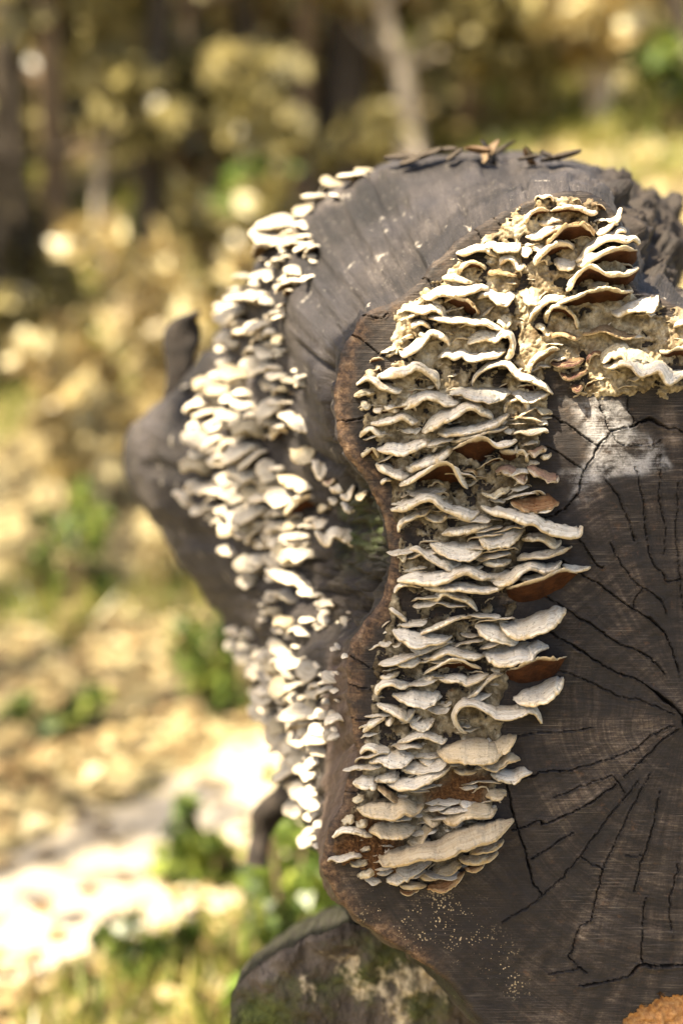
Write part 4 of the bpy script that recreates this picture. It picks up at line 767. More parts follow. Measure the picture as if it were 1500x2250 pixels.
 (8, [(480, 1452), (540, 1467), (623, 1450)], [15, 50, 15], 9, 't', "lowest cream lobe of the column"),
 (8, [(630, 1467), (700, 1477), (770, 1442), (823, 1378)], [30, 85, 85, 15], 9, 'o', "rust-coloured lobe at the bottom of the column"),
 (8, [(820, 1362), (880, 1372), (928, 1333)], [15, 45, 10], 8, 'o', "thin rusty lip right of the rust-coloured lobe"),
 (8, [(480, 1477), (530, 1497), (583, 1468)], [15, 35, 15], 8, 'o', "smallest rusty lip at the very bottom"),
 (8, [(105, 1260), (140, 1272), (168, 1248)], [15, 40, 15], 8, 'c', "tiny cream flake by the left rim near the bottom"),
 (8, [(190, 1290), (220, 1297), (243, 1268)], [15, 40, 15], 9, 'c', "tiny cream tooth on the rusty patch, upper"),
 (8, [(210, 1330), (265, 1347), (318, 1318)], [15, 60, 20], 10, 'c', "larger cream tooth on the rusty patch"),
 (8, [(255, 1400), (300, 1402), (353, 1378)], [12, 45, 15], 9, 'c', "lowest cream tooth on the rusty patch"),
 (8, [(260, 1260), (300, 1267), (323, 1238)], [20, 55, 15], 8, 'c', "cream splinter under the thin bracket at left"),
 # side of the log, close to the cut and nearly in focus
 (9, [(660, 1470), (740, 1580), (805, 1620), (850, 1510), (900, 1500), (980, 1560), (1080, 1610), (1150, 1600), (1225, 1480)], [30, 120, 160, 110, 110, 150, 190, 190, 60], 12, 'w', "crinkled white bracket above green moss beside the cut end"),
 (9, [(635, 1360), (660, 1410), (740, 1400), (850, 1350)], [40, 90, 100, 50], 11, 'w', "smooth white lobe just above the crinkled bracket over the moss"),
 (9, [(630, 700), (690, 850), (730, 870), (800, 800), (870, 815)], [60, 190, 200, 120, 40], 11, 'w', "upright white bracket in the crevice left of the cut end"),
 (9, [(740, 920), (810, 940), (900, 860)], [20, 60, 20], 9, 'k', "pinkish lip under the upright white bracket"),
 (9, [(820, 990), (900, 1030), (990, 990), (1010, 890)], [30, 90, 110, 20], 10, 'w', "pointed pale lobe in the crevice left of the cut end"),
 (9, [(935, 1070), (1000, 1110), (1040, 1090), (1090, 950)], [20, 80, 90, 20], 10, 'w', "split pale lobe right of the pointed pale lobe"),
 (9, [(1105, 1110), (1170, 1090), (1245, 1030)], [20, 70, 20], 10, 'c', "cream lip at the edge of the dark moss"),
 (9, [(810, 1110), (860, 1150), (930, 1100)], [40, 90, 40], 10, 'w', "round pale lobe below the pointed pale lobe"),
 (9, [(950, 1170), (1040, 1245), (1110, 1200)], [50, 120, 60], 10, 'g', "greyish lobe hanging beside the dark moss"),
 (9, [(705, 1250), (770, 1200), (870, 1190)], [5, 40, 30], 10, 'c', "cream eyelid-shaped bracket above the smooth white lobe"),
 (9, [(340, 240), (450, 330), (600, 345), (735, 330)], [70, 170, 200, 80], 12, 'w', "bluish white pillow-like bracket left of the bark crevice"),
 (9, [(170, 450), (230, 370), (300, 330), (380, 380), (430, 460)], [0, -20, -40, -30, 0], 13, 'w', "white arch with a brown mouth under the pillow-like bracket"),
 (9, [(390, 580), (440, 680), (540, 700), (620, 650), (660, 500)], [40, 150, 200, 180, 60], 12, 'c', "smooth cream funnel below the pillow-like bracket"),
 (9, [(250, 860), (330, 940), (440, 975), (560, 970), (640, 860)], [30, 120, 180, 170, 40], 12, 'c', "tan-rimmed cream bowl beside the black hollow"),
 (9, [(330, 1290), (400, 1200), (500, 1110), (610, 1080), (690, 1180)], [0, -60, -150, -190, -60], 13, 'c', "brown-mouthed slanting hood beside the black hollow"),
 (9, [(330, 1600), (420, 1610), (540, 1600), (660, 1550)], [30, 90, 110, 40], 12, 'w', "smooth white sausage-shaped shelf left of the crinkled bracket"),
 (9, [(110, 1890), (200, 1960), (320, 2010), (420, 2030), (520, 2080), (640, 2060), (720, 1960)], [40, 120, 150, 160, 200, 190, 60], 12, 'w', "wide lumpy white bracket low on the side, above a single egg-like one"),
 (9, [(300, 1800), (400, 1740), (520, 1740), (700, 1680)], [0, 60, 70, 30], 10, 'c', "thin pale shelf over a mossy hollow on the side"),
]

def smooth_list(vals, npts, n):
    return np.interp(np.linspace(0, 1, n), np.linspace(0, 1, npts), vals)
def resample(pts, n):
    c = catmull(pts, 10); s = np.concatenate([[0], np.cumsum(np.hypot(*np.diff(c, axis=0).T))]); s /= s[-1]
    u = np.linspace(0, 1, n); return np.stack([np.interp(u, s, c[:, 0]), np.interp(u, s, c[:, 1])], 1), np.interp(np.linspace(0, 1, 10 * (len(pts) - 1) + 1), np.linspace(0, 1, 10 * (len(pts) - 1) + 1), s)

def shell(B, R, th, seed, nv=13, nr=7, nb=8, rough_=1.0, bulge=.0):
    """closed bracket between attachment line B and free edge R; returns cap and pore grids with their coordinates"""
    nu = len(B); T = np.gradient(R, axis=0); D = R - B; L = np.linalg.norm(D, axis=1, keepdims=True); D = D / np.maximum(L, 1e-6)
    Nn = np.cross(D, T); Nn /= np.linalg.norm(Nn, axis=1, keepdims=True) + 1e-9
    Dn = D
    s_arc = np.concatenate([[0], np.cumsum(np.linalg.norm(np.diff(R, axis=0), axis=1))])
    up = Nn
    s = np.linspace(0, 1, nv); cap = np.zeros((nu, nv + nr, 3)); cc = np.zeros((nu, nv + nr, 3))
    thp = th[:, None] * (.72 + .34 * s[None, :])
    mid = B[:, None] + (R - B)[:, None] * s[None, :, None]
    wr = fbm(np.stack([np.broadcast_to((s_arc / .006)[:, None], (nu, nv)), np.broadcast_to(s * 1.3, (nu, nv)), np.full((nu, nv), seed * 3.7)], 2), seed, 3)
    zn = fbm(np.stack([np.broadcast_to((s_arc / .03)[:, None], (nu, nv)), np.broadcast_to(s * 5.0, (nu, nv)), np.full((nu, nv), seed * 1.7)], 2), seed + 5, 2)
    amp = rough_ * np.minimum(.0016, th * .45)[:, None]
    bend = bulge * np.sin(np.pi * s)[None, :] * L
    sag = -.10 * (s[None, :] ** 3) * L
    top = mid + up[:, None] * (thp * .5 + bend + sag * .3 + amp * (wr * .9 + zn * .7))[..., None]
    cap[:, :nv] = top
    a = np.linspace(0, np.pi * .62, nr + 1)[1:]
    rr = th * .5 * .9
    edge = fbm(np.stack([s_arc / .0045, np.full(nu, seed * 2.1), np.zeros(nu)], 1), seed + 9, 2) + .6 * fbm(np.stack([s_arc / .0018, np.full(nu, seed * 2.1), np.zeros(nu)], 1), seed + 11, 2)
    eo = (edge * .0021 * rough_)[:, None]
    c0 = R + Dn * eo
    e_up = (sag[:, -1] * .3 + amp[:, 0] * (wr[:, -1] * .9 + zn[:, -1] * .7))[:, None]
    for k, ang in enumerate(a):
        cap[:, nv + k] = c0 + Dn * (np.sin(ang) * rr * 1.1)[:, None] + up * ((np.cos(ang) * rr)[:, None] + e_up * max(0, np.cos(ang)))
    cc[:, :nv, 1] = s * .88; cc[:, nv:, 1] = .88 + .12 * np.linspace(.2, 1, nr); cc[..., 0] = s_arc[:, None]
    pore = np.zeros((nu, nb + 2, 3)); pc = np.zeros((nu, nb + 2, 3))
    pore[:, 0] = cap[:, -1]; a2 = np.pi * .85
    pore[:, 1] = c0 + Dn * (np.sin(a2) * rr * .9)[:, None] + up * (np.cos(a2) * rr)[:, None]
    sb = np.linspace(.93, 0, nb)
    wb = fbm(np.stack([np.broadcast_to((s_arc / .008)[:, None], (nu, nb)), np.broadcast_to(sb * 2, (nu, nb)), np.full((nu, nb), seed * 4.1)], 2), seed + 3, 3)
    pore[:, 2:] = B[:, None] + (R - B)[:, None] * sb[None, :, None] - up[:, None] * (th[:, None] * (.5 + .15 * (1 - sb)) - bend[:, :1] * 0 - bulge * np.sin(np.pi * sb)[None, :] * L + amp * wb * .5)[..., None]
    pc[:, 0, 1] = 1; pc[:, 1, 1] = .97; pc[:, 2:, 1] = sb * .95; pc[..., 0] = s_arc[:, None]
    return cap, cc, pore, pc

def put_bracket(cap, cc, pore, pc, key, label, group, base):
    e = thing("bracket_fungus", label, "fungus", base, group)
    nu, nv = cap.shape[:2]
    pm = PORE if 'brown' in label else {'p': PORE_PLUM, 'c': PORE_PALE if len(label) % 2 else PORE}.get(key, PORE)
    m1_ = mesh("cap", cap.reshape(-1, 3) - base, gridfaces(nu, nv)[:, ::-1].copy(), CAPS[key], attrs={'cu': ('FLOAT_VECTOR', cc.reshape(-1, 3))})
    m2_ = mesh("pore_surface", pore.reshape(-1, 3) - base, gridfaces(nu, pore.shape[1])[:, ::-1].copy(), pm, attrs={'cu': ('FLOAT_VECTOR', pc.reshape(-1, 3))})
    link("cap", m1_, e); link("pore_surface", m2_, e)
    return e

for n_, (K, pts, tops, thk, key, label) in enumerate(FR):
    ox, oy, s = CROP[K]
    p = np.array(pts, float) / s + (ox, oy)
    L = np.hypot(*np.diff(p, axis=0).T).sum(); nu = int(np.clip(L / 2.4, 12, 130))
    rim, par = resample(p, nu)
    wv_ = np.linspace(0, L / 34, nu); rim = rim + np.stack([0 * wv_, fbm(np.stack([wv_, wv_ * 0, wv_ * 0 + n_ * 3.3], 1), 34, 3)], 1) * min(5.0, L * .03) * np.sin(np.pi * np.linspace(0, 1, nu))[:, None]
    knots = par[::10]
    top = np.interp(np.linspace(0, 1, nu), knots, np.array(tops, float)) / s
    thk *= 1.0
    rim[:, 1] -= thk * .35; top = np.where(top > 0, np.maximum(top - thk * .55, top * .45), top)
    u = np.linspace(0, 1, nu)
    prof = np.clip(np.sin(np.pi * u), 0, 1) ** .42
    # the attachment line is calmer than the free edge
    k = max(3, nu // 5); ker = np.hanning(k + 2)[1:-1]; ker /= ker.sum()
    bx = np.convolve(np.pad(rim[:, 0], k, 'edge'), ker, 'same')[k:-k]; by = np.convolve(np.pad(rim[:, 1] - top, k, 'edge'), ker, 'same')[k:-k]
    width = np.hypot(*(p[-1] - p[0])) * PXM
    proj = np.clip(.42 * width + .6 * np.abs(top).max() * PXM, .008, .042) * (1.25 if min(tops) < -60 else 1)
    if K == 9 or p[:, 0].max() < 760:
        dep = []
        for x, y in zip(bx[::max(1, nu // 5)], by[::max(1, nu // 5)]):
            hh = hit(x, y)
            if hh: dep.append((hh[0] - CAM) @ FWD)
        dB = np.median(dep) if dep else D0 + .05
        dB = np.full(nu, dB)
    else:
        dB = np.full(nu, D0 + .004)
    sc_ = dB / D0
    B = P(bx, by, dB); Rm = P(rim[:, 0], rim[:, 1], dB - .004 - proj * prof * (1 + .15 * fbm(np.stack([u * 5, u * 0, u * 0 + n_], 1), 33)))
    th = thk * PXM * sc_ * (.45 + .55 * np.clip(np.sin(np.pi * u) * 2.2, 0, 1))
    base = B[nu // 2].copy()
    cap, cc, pore, pc = shell(B, Rm, th, 100 + n_, rough_=1.9 if key in 'cokb' else 1.15, bulge=.06)
    grp = "bracket fungi on the side of the log near the cut" if K == 9 else "bracket fungi on the cut end"
    put_bracket(cap, cc, pore, pc, key, label.replace("bracket", "bracket fungus", 1) if "bracket" in label.split() else "fungus, " + label, grp, base)

# ---- small blurred brackets further back on the side of the log: one row per cluster
CLUSTERS = [
 ("on the top edge of the log's shoulder", [(637, 443, 45), (670, 428, 40), (688, 437, 40), (724, 404, 50), (754, 383, 45), (776, 370, 36)]),
 ("in the bright sunlit clump on the shoulder", [(622, 476, 50), (598, 505, 56), (628, 506, 60), (616, 530, 66), (661, 482, 40), (655, 533, 50), (588, 557, 50), (640, 552, 40)]),
 ("below the bright clump on the shoulder", [(694, 557, 36), (619, 581, 34), (652, 599, 36), (588, 608, 40), (540, 611, 44), (637, 617, 36), (637, 637, 40), (580, 653, 40)]),
 ("on the ledge left of the grey lobe", [(547, 674, 78), (503, 690, 50), (526, 696, 66), (495, 668, 40), (610, 692, 34), (580, 719, 40), (529, 725, 40), (553, 737, 50), (505, 749, 46), (592, 770, 34), (620, 745, 28), (563, 775, 40)]),
 ("at the top of the dense white mass", [(580, 803, 60), (529, 827, 60), (474, 854, 60), (505, 866, 70), (432, 908, 38), (490, 884, 74), (592, 848, 30), (646, 851, 50), (610, 890, 50), (592, 905, 36), (667, 838, 30), (625, 862, 34)]),
 ("on the left border of the dense white mass", [(463, 923, 56), (451, 965, 56), (475, 984, 44), (454, 990, 56), (445, 1034, 62), (454, 1079, 60), (484, 1097, 40), (472, 1118, 36), (486, 1016, 30)]),
 ("in the middle of the dense white mass", [(514, 926, 60), (562, 953, 66), (511, 974, 36), (544, 998, 60), (532, 1019, 60), (556, 1040, 60), (529, 1052, 50), (526, 1091, 56), (571, 1082, 50), (598, 929, 40), (540, 945, 44), (566, 1010, 50)]),
 ("on the lower fringe of the dense white mass", [(514, 1127, 56), (562, 1124, 60), (592, 1136, 40), (616, 1127, 40), (514, 1172, 48), (562, 1154, 50), (574, 1181, 48), (604, 1178, 48), (640, 1164, 36), (601, 1203, 40), (604, 1073, 46), (637, 1092, 56), (604, 1034, 44)]),
 ("round the sausage-shaped shelf", [(661, 1185, 50), (640, 1225, 50), (672, 1218, 46), (556, 1241, 58), (604, 1229, 46), (612, 1160, 40), (655, 1150, 36), (628, 1205, 34)]),
 ("under the wide lumpy bracket", [(607, 1316, 28), (640, 1318, 54), (610, 1349, 36), (637, 1374, 42), (628, 1390, 28), (654, 1388, 28)]),
 ("in the short string down the log's lower edge", [(551, 1394, 28), (545, 1421, 32), (544, 1445, 32), (553, 1475, 26)]),
 ("beside the bark scales next to the cut", [(716, 1328, 34), (763, 1364, 20), (732, 1489, 36), (688, 1467, 42), (700, 1310, 24), (745, 1425, 18), (705, 1380, 16)]),
 ("in the round clump low on the side", [(596, 1448, 56), (580, 1467, 46), (627, 1438, 50), (637, 1472, 64), (590, 1494, 44), (612, 1464, 44), (640, 1450, 40)]),
 ("in the knobbly clump beneath the round one", [(637, 1506, 54), (598, 1524, 48), (632, 1536, 40), (656, 1543, 44), (583, 1560, 44), (605, 1578, 40), (612, 1512, 36), (660, 1508, 36), (598, 1548, 36)]),
 ("close to the bare brown rim, low on the side", [(698, 1524, 38), (727, 1524, 42), (683, 1570, 58), (671, 1598, 50), (727, 1575, 42), (735, 1615, 30), (705, 1626, 58), (706, 1644, 44), (694, 1545, 32)]),
 ("in the tapering tail under the knobbly clump", [(627, 1594, 44), (622, 1619, 46), (647, 1621, 36), (666, 1640, 56), (666, 1663, 46), (654, 1676, 34), (609, 1640, 24), (640, 1645, 30)]),
 ("in the lowest strip along the bare rim", [(650, 1697, 48), (671, 1692, 38), (666, 1736, 48), (670, 1766, 52), (656, 1722, 38), (686, 1827, 28), (682, 1846, 28)]),
]
def proto_bracket(seed):
    """unit bracket: width 1 along x, grows towards -y, up z; metres scale applied later"""
    r = np.random.default_rng(seed); nu = 26; u = np.linspace(0, 1, nu)
    a = np.pi * u; wob = 1 + .34 * fbm(np.stack([u * 3.3, u * 0, u * 0 + seed], 1), seed, 3)
    depth = r.uniform(.5, .85); droop = r.uniform(-.15, .3)
    R = np.stack([-.5 * np.cos(a) * wob, -depth * np.sin(a) ** .8 * wob, -droop * np.sin(a) + .16 * fbm(np.stack([u * 5, u * 0, u * 0 + seed], 1), seed + 2, 2)], 1)
    B = np.stack([-.40 * np.cos(a), np.full(nu, .12) , .16 * np.sin(a)], 1)
    th = np.full(nu, r.uniform(.10, .17)) * (.6 + .4 * np.sin(a))
    return shell(B, R, th, seed, 9, 5, 6, 0.0, .10)
PROTO = []
for k in range(9):
    cap, cc, pore, pc = proto_bracket(300 + k); nu, nv = cap.shape[:2]
    cap = cap + .05 * fbm(cap * 6 + k * 5, 310 + k, 3)[..., None] * np.array((0, 0, 1.))
    cc[..., 0] *= .05; pc[..., 0] *= .05
    a = mesh("cap", cap.reshape(-1, 3), gridfaces(nu, nv)[:, ::-1].copy(), CAPS['w' if k < 6 else 'g' if k < 7 else 'c'], attrs={'cu': ('FLOAT_VECTOR', cc.reshape(-1, 3))})
    b = mesh("pore_surface", pore.reshape(-1, 3), gridfaces(nu, pore.shape[1])[:, ::-1].copy(), PORE_PALE, attrs={'cu': ('FLOAT_VECTOR', pc.reshape(-1, 3))})
    PROTO.append((a, b))
ORD = ["topmost", "second", "third", "fourth", "fifth", "sixth", "seventh", "eighth", "ninth", "tenth", "eleventh", "twelfth", "thirteenth", "fourteenth"]
qn = 0
for where, spots in CLUSTERS:
    spots = sorted(spots, key=lambda s_: s_[1])
    for k, (x, y, wd) in enumerate(spots):
        hh = hit(x, y - wd * .12)
        for dx in (8, 16, 28, 44, 60):
            if hh is None or (hh[0] - CAM) @ FWD > D0 + .62: hh = hit(x + dx, y + dx * .4)
        if hh is None: continue
        loc, no = hh; dep = (loc - CAM) @ FWD
        view = (CAM - loc) / np.linalg.norm(CAM - loc)
        out = no * .75 + view * .55; out[2] *= .35; out /= np.linalg.norm(out)
        upv = np.array((0, 0, 1.)) + .25 * np.array((rng.normal(), rng.normal(), 0)); xax = np.cross(upv, -out)
        xax = np.cross(-out, upv); xax /= np.linalg.norm(xax); upv = np.cross(xax, -out)
        size = wd * .72 / 2250 * dep * 1.32
        Mx = np.eye(4); Mx[:3, 0] = xax * size; Mx[:3, 1] = -out * size; Mx[:3, 2] = upv * size * rng.uniform(.8, 1.15); Mx[:3, 3] = loc
        word = ORD[k] if k == 0 else "lowest" if k == len(spots) - 1 else ORD[k] + " down"
        e = thing("bracket_fungus", f"pale bracket fungus {where}, {word}", "fungus", (0, 0, 0), "small bracket fungi along the side of the log")
        e.matrix_world = Matrix(Mx.tolist())
        a, b = PROTO[int(rng.integers(0, 9))]
        link("cap", a, e); link("pore_surface", b, e); qn += 1
print("BRACKETS", len(FR), qn)

# ---- the countless little shelves that fill the gaps, past what one could tell apart: one object per place
def filler(name, label, mats, cap_m):
    VV, FF, CU, MI, off = [], [], [], [], 0
    for Mx, k in mats:
        for mi, me_ in enumerate(PROTO[k]):
            n = len(me_.vertices); v = np.empty(n * 3, np.float32); me_.vertices.foreach_get('co', v); v = v.reshape(-1, 3)
            f = np.empty(len(me_.polygons) * 4, np.int32); me_.loops.foreach_get('vertex_index', f); c = np.empty(n * 3, np.float32); me_.attributes['cu'].data.foreach_get('vector', c)
            VV.append(v @ Mx[:3, :3].T + Mx[:3, 3]); FF.append(f.reshape(-1, 4) + off); CU.append(c.reshape(-1, 3)); MI.append(np.full(len(FF[-1]), mi)); off += n
    me_ = mesh(name, np.concatenate(VV), np.concatenate(FF), None, attrs={'cu': ('FLOAT_VECTOR', np.concatenate(CU))})
    me_.materials.append(CAPS[cap_m]); me_.materials.append(PORE); me_.polygons.foreach_set('material_index', np.concatenate(MI).astype(np.int32))
    o = link(name, me_); o['kind'] = 'stuff'; o['label'] = label
def frame(loc, out, size, zs_, roll):
    out = out / np.linalg.norm(out); upv = np.array((math.sin(roll), 0, math.cos(roll))); xax = np.cross(-out, upv); xax /= np.linalg.norm(xax); upv = np.cross(xax, -out)
    M = np.eye(4); M[:3, 0] = xax * size; M[:3, 1] = -out * size; M[:3, 2] = upv * size * zs_; M[:3, 3] = loc; return M
ms_ = []
cand = np.where((cm > .35) & (q[:, 0] < 1520))[0]
for i in rng.choice(cand, 330, replace=False):
    x, y = q[i]; wpx = rng.uniform(14, 40) if y > 860 else rng.uniform(14, 42)
    loc = P(x, y, D0) - FWD * (hc[i] - .004)
    out = -FWD + RIGHT * rng.normal() * .25 + UP * (rng.uniform(.4, .9) if rng.random() < .35 else rng.uniform(-.25, .15) if y > 860 else rng.uniform(0, .35))
    ms_.append((frame(loc, out, wpx * PXM, rng.uniform(.5, .95), -rng.normal(.12, .22)), int(rng.integers(0, 9))))
cand = np.where((cm > .3) & (q[:, 1] > 900) & (q[:, 0] < 1180))[0]
for i in rng.choice(cand, 120, replace=False):
    x, y = q[i]; out = -FWD + RIGHT * rng.normal() * .2 + UP * rng.uniform(-.15, .3)
    ms_.append((frame(P(x, y, D0) - FWD * (hc[i] - .005), out, rng.uniform(40, 88) * PXM, rng.uniform(.32, .55), -rng.normal(.13, .13)), int(rng.integers(0, 9))))
filler("fungus_shelflets", "crowded tiny fungus shelves and crumbs filling the gaps on the cut end", ms_, 'w')
ms_ = []
for where, spots in CLUSTERS:
    for (x, y, wd) in spots:
        for rep in range(3):
            hh = hit(x + rng.normal() * wd * .55, y + rng.normal() * wd * .5)
            if hh is None or (hh[0] - CAM) @ FWD > D0 + .6: continue
            loc, no = hh; dep = (loc - CAM) @ FWD; view = (CAM - loc) / np.linalg.norm(CAM - loc)
            out = no * .8 + view * .5; out[2] *= .3
            ms_.append((frame(loc, out, wd * rng.uniform(.5, 1.0) * .72 / 2250 * dep, rng.uniform(.7, 1.2), rng.normal() * .25), int(rng.integers(0, 9))))
filler("fungus_shelflets", "crowded tiny fungus shelves between the brackets along the side of the log", ms_, 'w')

# ================================================================ the wood around
def gz(x, y):
    x = np.asarray(x, float); y = np.asarray(y, float)
    p = np.stack([x, y, 0 * x], -1)
    hill = .34 * np.log1p(np.exp((y - 3.5) * 1.6)) / 1.6
    hill = np.where(hill > 14, 14 + .1 * (hill - 14), hill)
    bank = .24 * np.clip(x + .25, -5, 4) * sstep(1.5, 4.5, y)
    near = np.exp(-((x - .1) ** 2 + (y - 1.2) ** 2) / 2.5)
    return hill + bank + (.10 * fbm(p * .5, 201, 4) + .03 * fbm(p * 2.2, 202, 3)) * (1 - .6 * near)
def mat_ground():
    m, t, b, o = mat("forest_floor"); g = N(t); ob = g.obj()
    a = g.noise(ob, .8, 6, .65, .3); f = g.noise(ob, 22, 6, .75); d = g.noise(ob, 5, 5, .7)
    c = g.ramp(g.math('ADD', g.math('MULTIPLY', f, .5), g.math('MULTIPLY', d, .5)), [(.3, (.055, .04, .018)), (.45, (.19, .15, .07)), (.58, (.37, .305, .155)), (.75, (.55, .475, .29))])
    c = g.mix(g.ramp(a, [(.54, 0.0), (.66, .8)]), c, g.ramp(d, [(.35, (.045, .06, .012)), (.65, (.13, .14, .035))]))
    g.put(b.inputs['Base Color'], c); b.inputs['Roughness'].default_value = .95
    g.put(b.inputs['Normal'], g.bump(g.math('ADD', f, d), .8, .03)); return m
def mat_path():
    m, t, b, o = mat("pale_sandy_path"); g = N(t); ob = g.obj()
    f = g.noise(ob, 30, 6, .7); d = g.noise(ob, 3, 5, .65)
    c = g.ramp(g.math('ADD', g.math('MULTIPLY', f, .4), g.math('MULTIPLY', d, .6)), [(.32, (.2, .15, .09)), (.46, (.42, .35, .24)), (.6, (.56, .49, .37)), (.75, (.64, .58, .47))])
    g.put(b.inputs['Base Color'], c); b.inputs['Roughness'].default_value = .95; g.put(b.inputs['Normal'], g.bump(f, .6, .01)); return m
xs = np.concatenate([-np.geomspace(150, 6, 26), np.linspace(-5.6, 5.6, 113), np.geomspace(6, 150, 26)])
ys = np.concatenate([-np.geomspace(60, 2.2, 16), np.linspace(-2, 14, 161), np.geomspace(14.3, 220, 40)])
X, Y = np.meshgrid(xs, ys, indexing='ij'); GV = np.stack([X, Y, gz(X, Y)], -1).reshape(-1, 3)
go = link("ground", mesh("ground", GV, gridfaces(len(xs), len(ys)), mat_ground())); go['kind'] = 'structure'
# a pale sandy path that comes in from the left
pc_ = catmull([(-3.2, 1.5), (-1.9, 1.6), (-1.0, 1.74), (-.5, 1.92), (-.18, 2.24), (.12, 2.65), (.7, 3.0), (1.8, 3.2)], 16)
tn = np.gradient(pc_, axis=0); tn /= np.linalg.norm(tn, axis=1, keepdims=True); nn = np.stack([-tn[:, 1], tn[:, 0]], 1)
wid = .22 + .06 * fbm(np.stack([np.arange(len(pc_)) * .15, np.zeros(len(pc_)), np.zeros(len(pc_))], 1), 205, 3)
cross = np.linspace(-1, 1, 15); jag = 1 + .30 * fbm(np.stack([np.arange(len(pc_)) * .4, np.zeros(len(pc_)), np.zeros(len(pc_))], 1), 206, 3)
PV = pc_[:, None] + nn[:, None] * (cross[None, :, None] * (wid * jag)[:, None, None])
PZ = gz(PV[..., 0], PV[..., 1]) + .014 * (1 - cross[None] ** 4) - .004
po = link("path", mesh("path", np.concatenate([PV, PZ[..., None]], 2).reshape(-1, 3), gridfaces(len(pc_), 15)[:, ::-1].copy(), mat_path())); po['kind'] = 'structure'

def mat_leaf(name, cols, trans=.35):
    m, t, b, o = mat(name); g = N(t); ti = g.attr('tint').outputs['Fac']
    k = len(cols); c = g.ramp(ti, [(i / (k - 1), cols[i]) for i in range(k)])
    g.put(b.inputs['Base Color'], c); b.inputs['Roughness'].default_value = .36; b.inputs['Specular IOR Level'].default_value = .5
    tr = g.n('ShaderNodeBsdfTranslucent'); g.put(tr.inputs[0], c); ms = g.n('ShaderNodeMixShader'); ms.inputs[0].default_value = trans
    t.links.new(b.outputs[0], ms.inputs[1]); t.links.new(tr.outputs[0], ms.inputs[2]); t.links.new(ms.outputs[0], o.inputs[0]); return m
L_OLIVE = mat_leaf("olive_leaf", [(.055, .048, .018), (.15, .128, .045), (.29, .245, .095), (.50, .43, .21)])
L_GOLD = mat_leaf("golden_leaf", [(.19, .13, .05), (.38, .29, .12), (.58, .48, .24), (.74, .67, .42)])
L_GREEN = mat_leaf("fresh_green_leaf", [(.02, .035, .008), (.06, .10, .02), (.14, .20, .035), (.28, .32, .06)])
L_LITTER = mat_leaf("dry_leaf", [(.07, .038, .018), (.21, .135, .06), (.38, .29, .14), (.58, .50, .31)], .15)
def mat_trunk(name, stops):
    m, t, b, o = mat(name); g = N(t); ob = g.obj()
    a = g.noise(g.mp(ob, (1, 1, .25)), 22, 5, .7); d = g.noise(ob, 5, 4, .6)
    g.put(b.inputs['Base Color'], g.ramp(g.math('ADD', g.math('MULTIPLY', a, .6), g.math('MULTIPLY', d, .4)), stops)); g.put(b.inputs['Normal'], g.bump(a, .8, .01)); return m
T_PALE = mat_trunk("pale_bark", [(.3, (.25, .19, .13)), (.5, (.50, .42, .32)), (.7, (.66, .58, .46))])
T_DARK = mat_trunk("dark_bark", [(.3, (.018, .014, .010)), (.5, (.05, .038, .026)), (.7, (.11, .085, .055))])
T_BROWN = mat_trunk("brown_bark", [(.3, (.06, .04, .022)), (.5, (.14, .095, .055)), (.7, (.24, .17, .10))])

def leaves(centers, spread, n, size, seed, flat=.6):
    """n leaf-shaped faces scattered through blobs"""
    r = np.random.default_rng(seed); centers = np.asarray(centers, float); k = r.integers(0, len(centers), n)
    d = r.normal(size=(n, 3)); d /= np.linalg.norm(d, axis=1, keepdims=True); d *= (r.uniform(.15, 1, n) ** .45)[:, None]
    sp = np.asarray(spread, float); sp = sp if sp.ndim else np.full(len(centers), sp)
    c = centers[k] + d * sp[k][:, None] * np.array((1, 1, flat + .2))
    a = r.normal(size=(n, 3)); a /= np.linalg.norm(a, axis=1, keepdims=True)
    b = np.cross(a, r.normal(size=(n, 3))); b /= np.linalg.norm(b, axis=1, keepdims=True); nn_ = np.cross(a, b)
    s = size * r.uniform(.6, 1.3, n)[:, None]
    v = np.stack([c - a * s * .5, c + b * s * .26 + nn_ * s * .08, c + a * s * .55, c - b * s * .26 + nn_ * s * .08], 1).reshape(-1, 3)
    f = np.arange(4 * n).reshape(-1, 4)
    blob = np.random.default_rng(seed + 1).uniform(-.22, .22, len(centers))[k]
    ti = np.clip(r.beta(1.0, 1.1, n) + blob, 0, 1)
    return v, f, np.repeat(ti, 4)
def leafmesh(name, v, f, ti, m): return mesh(name, v, f, m, smooth=False, attrs={'tint': ('FLOAT', ti)})

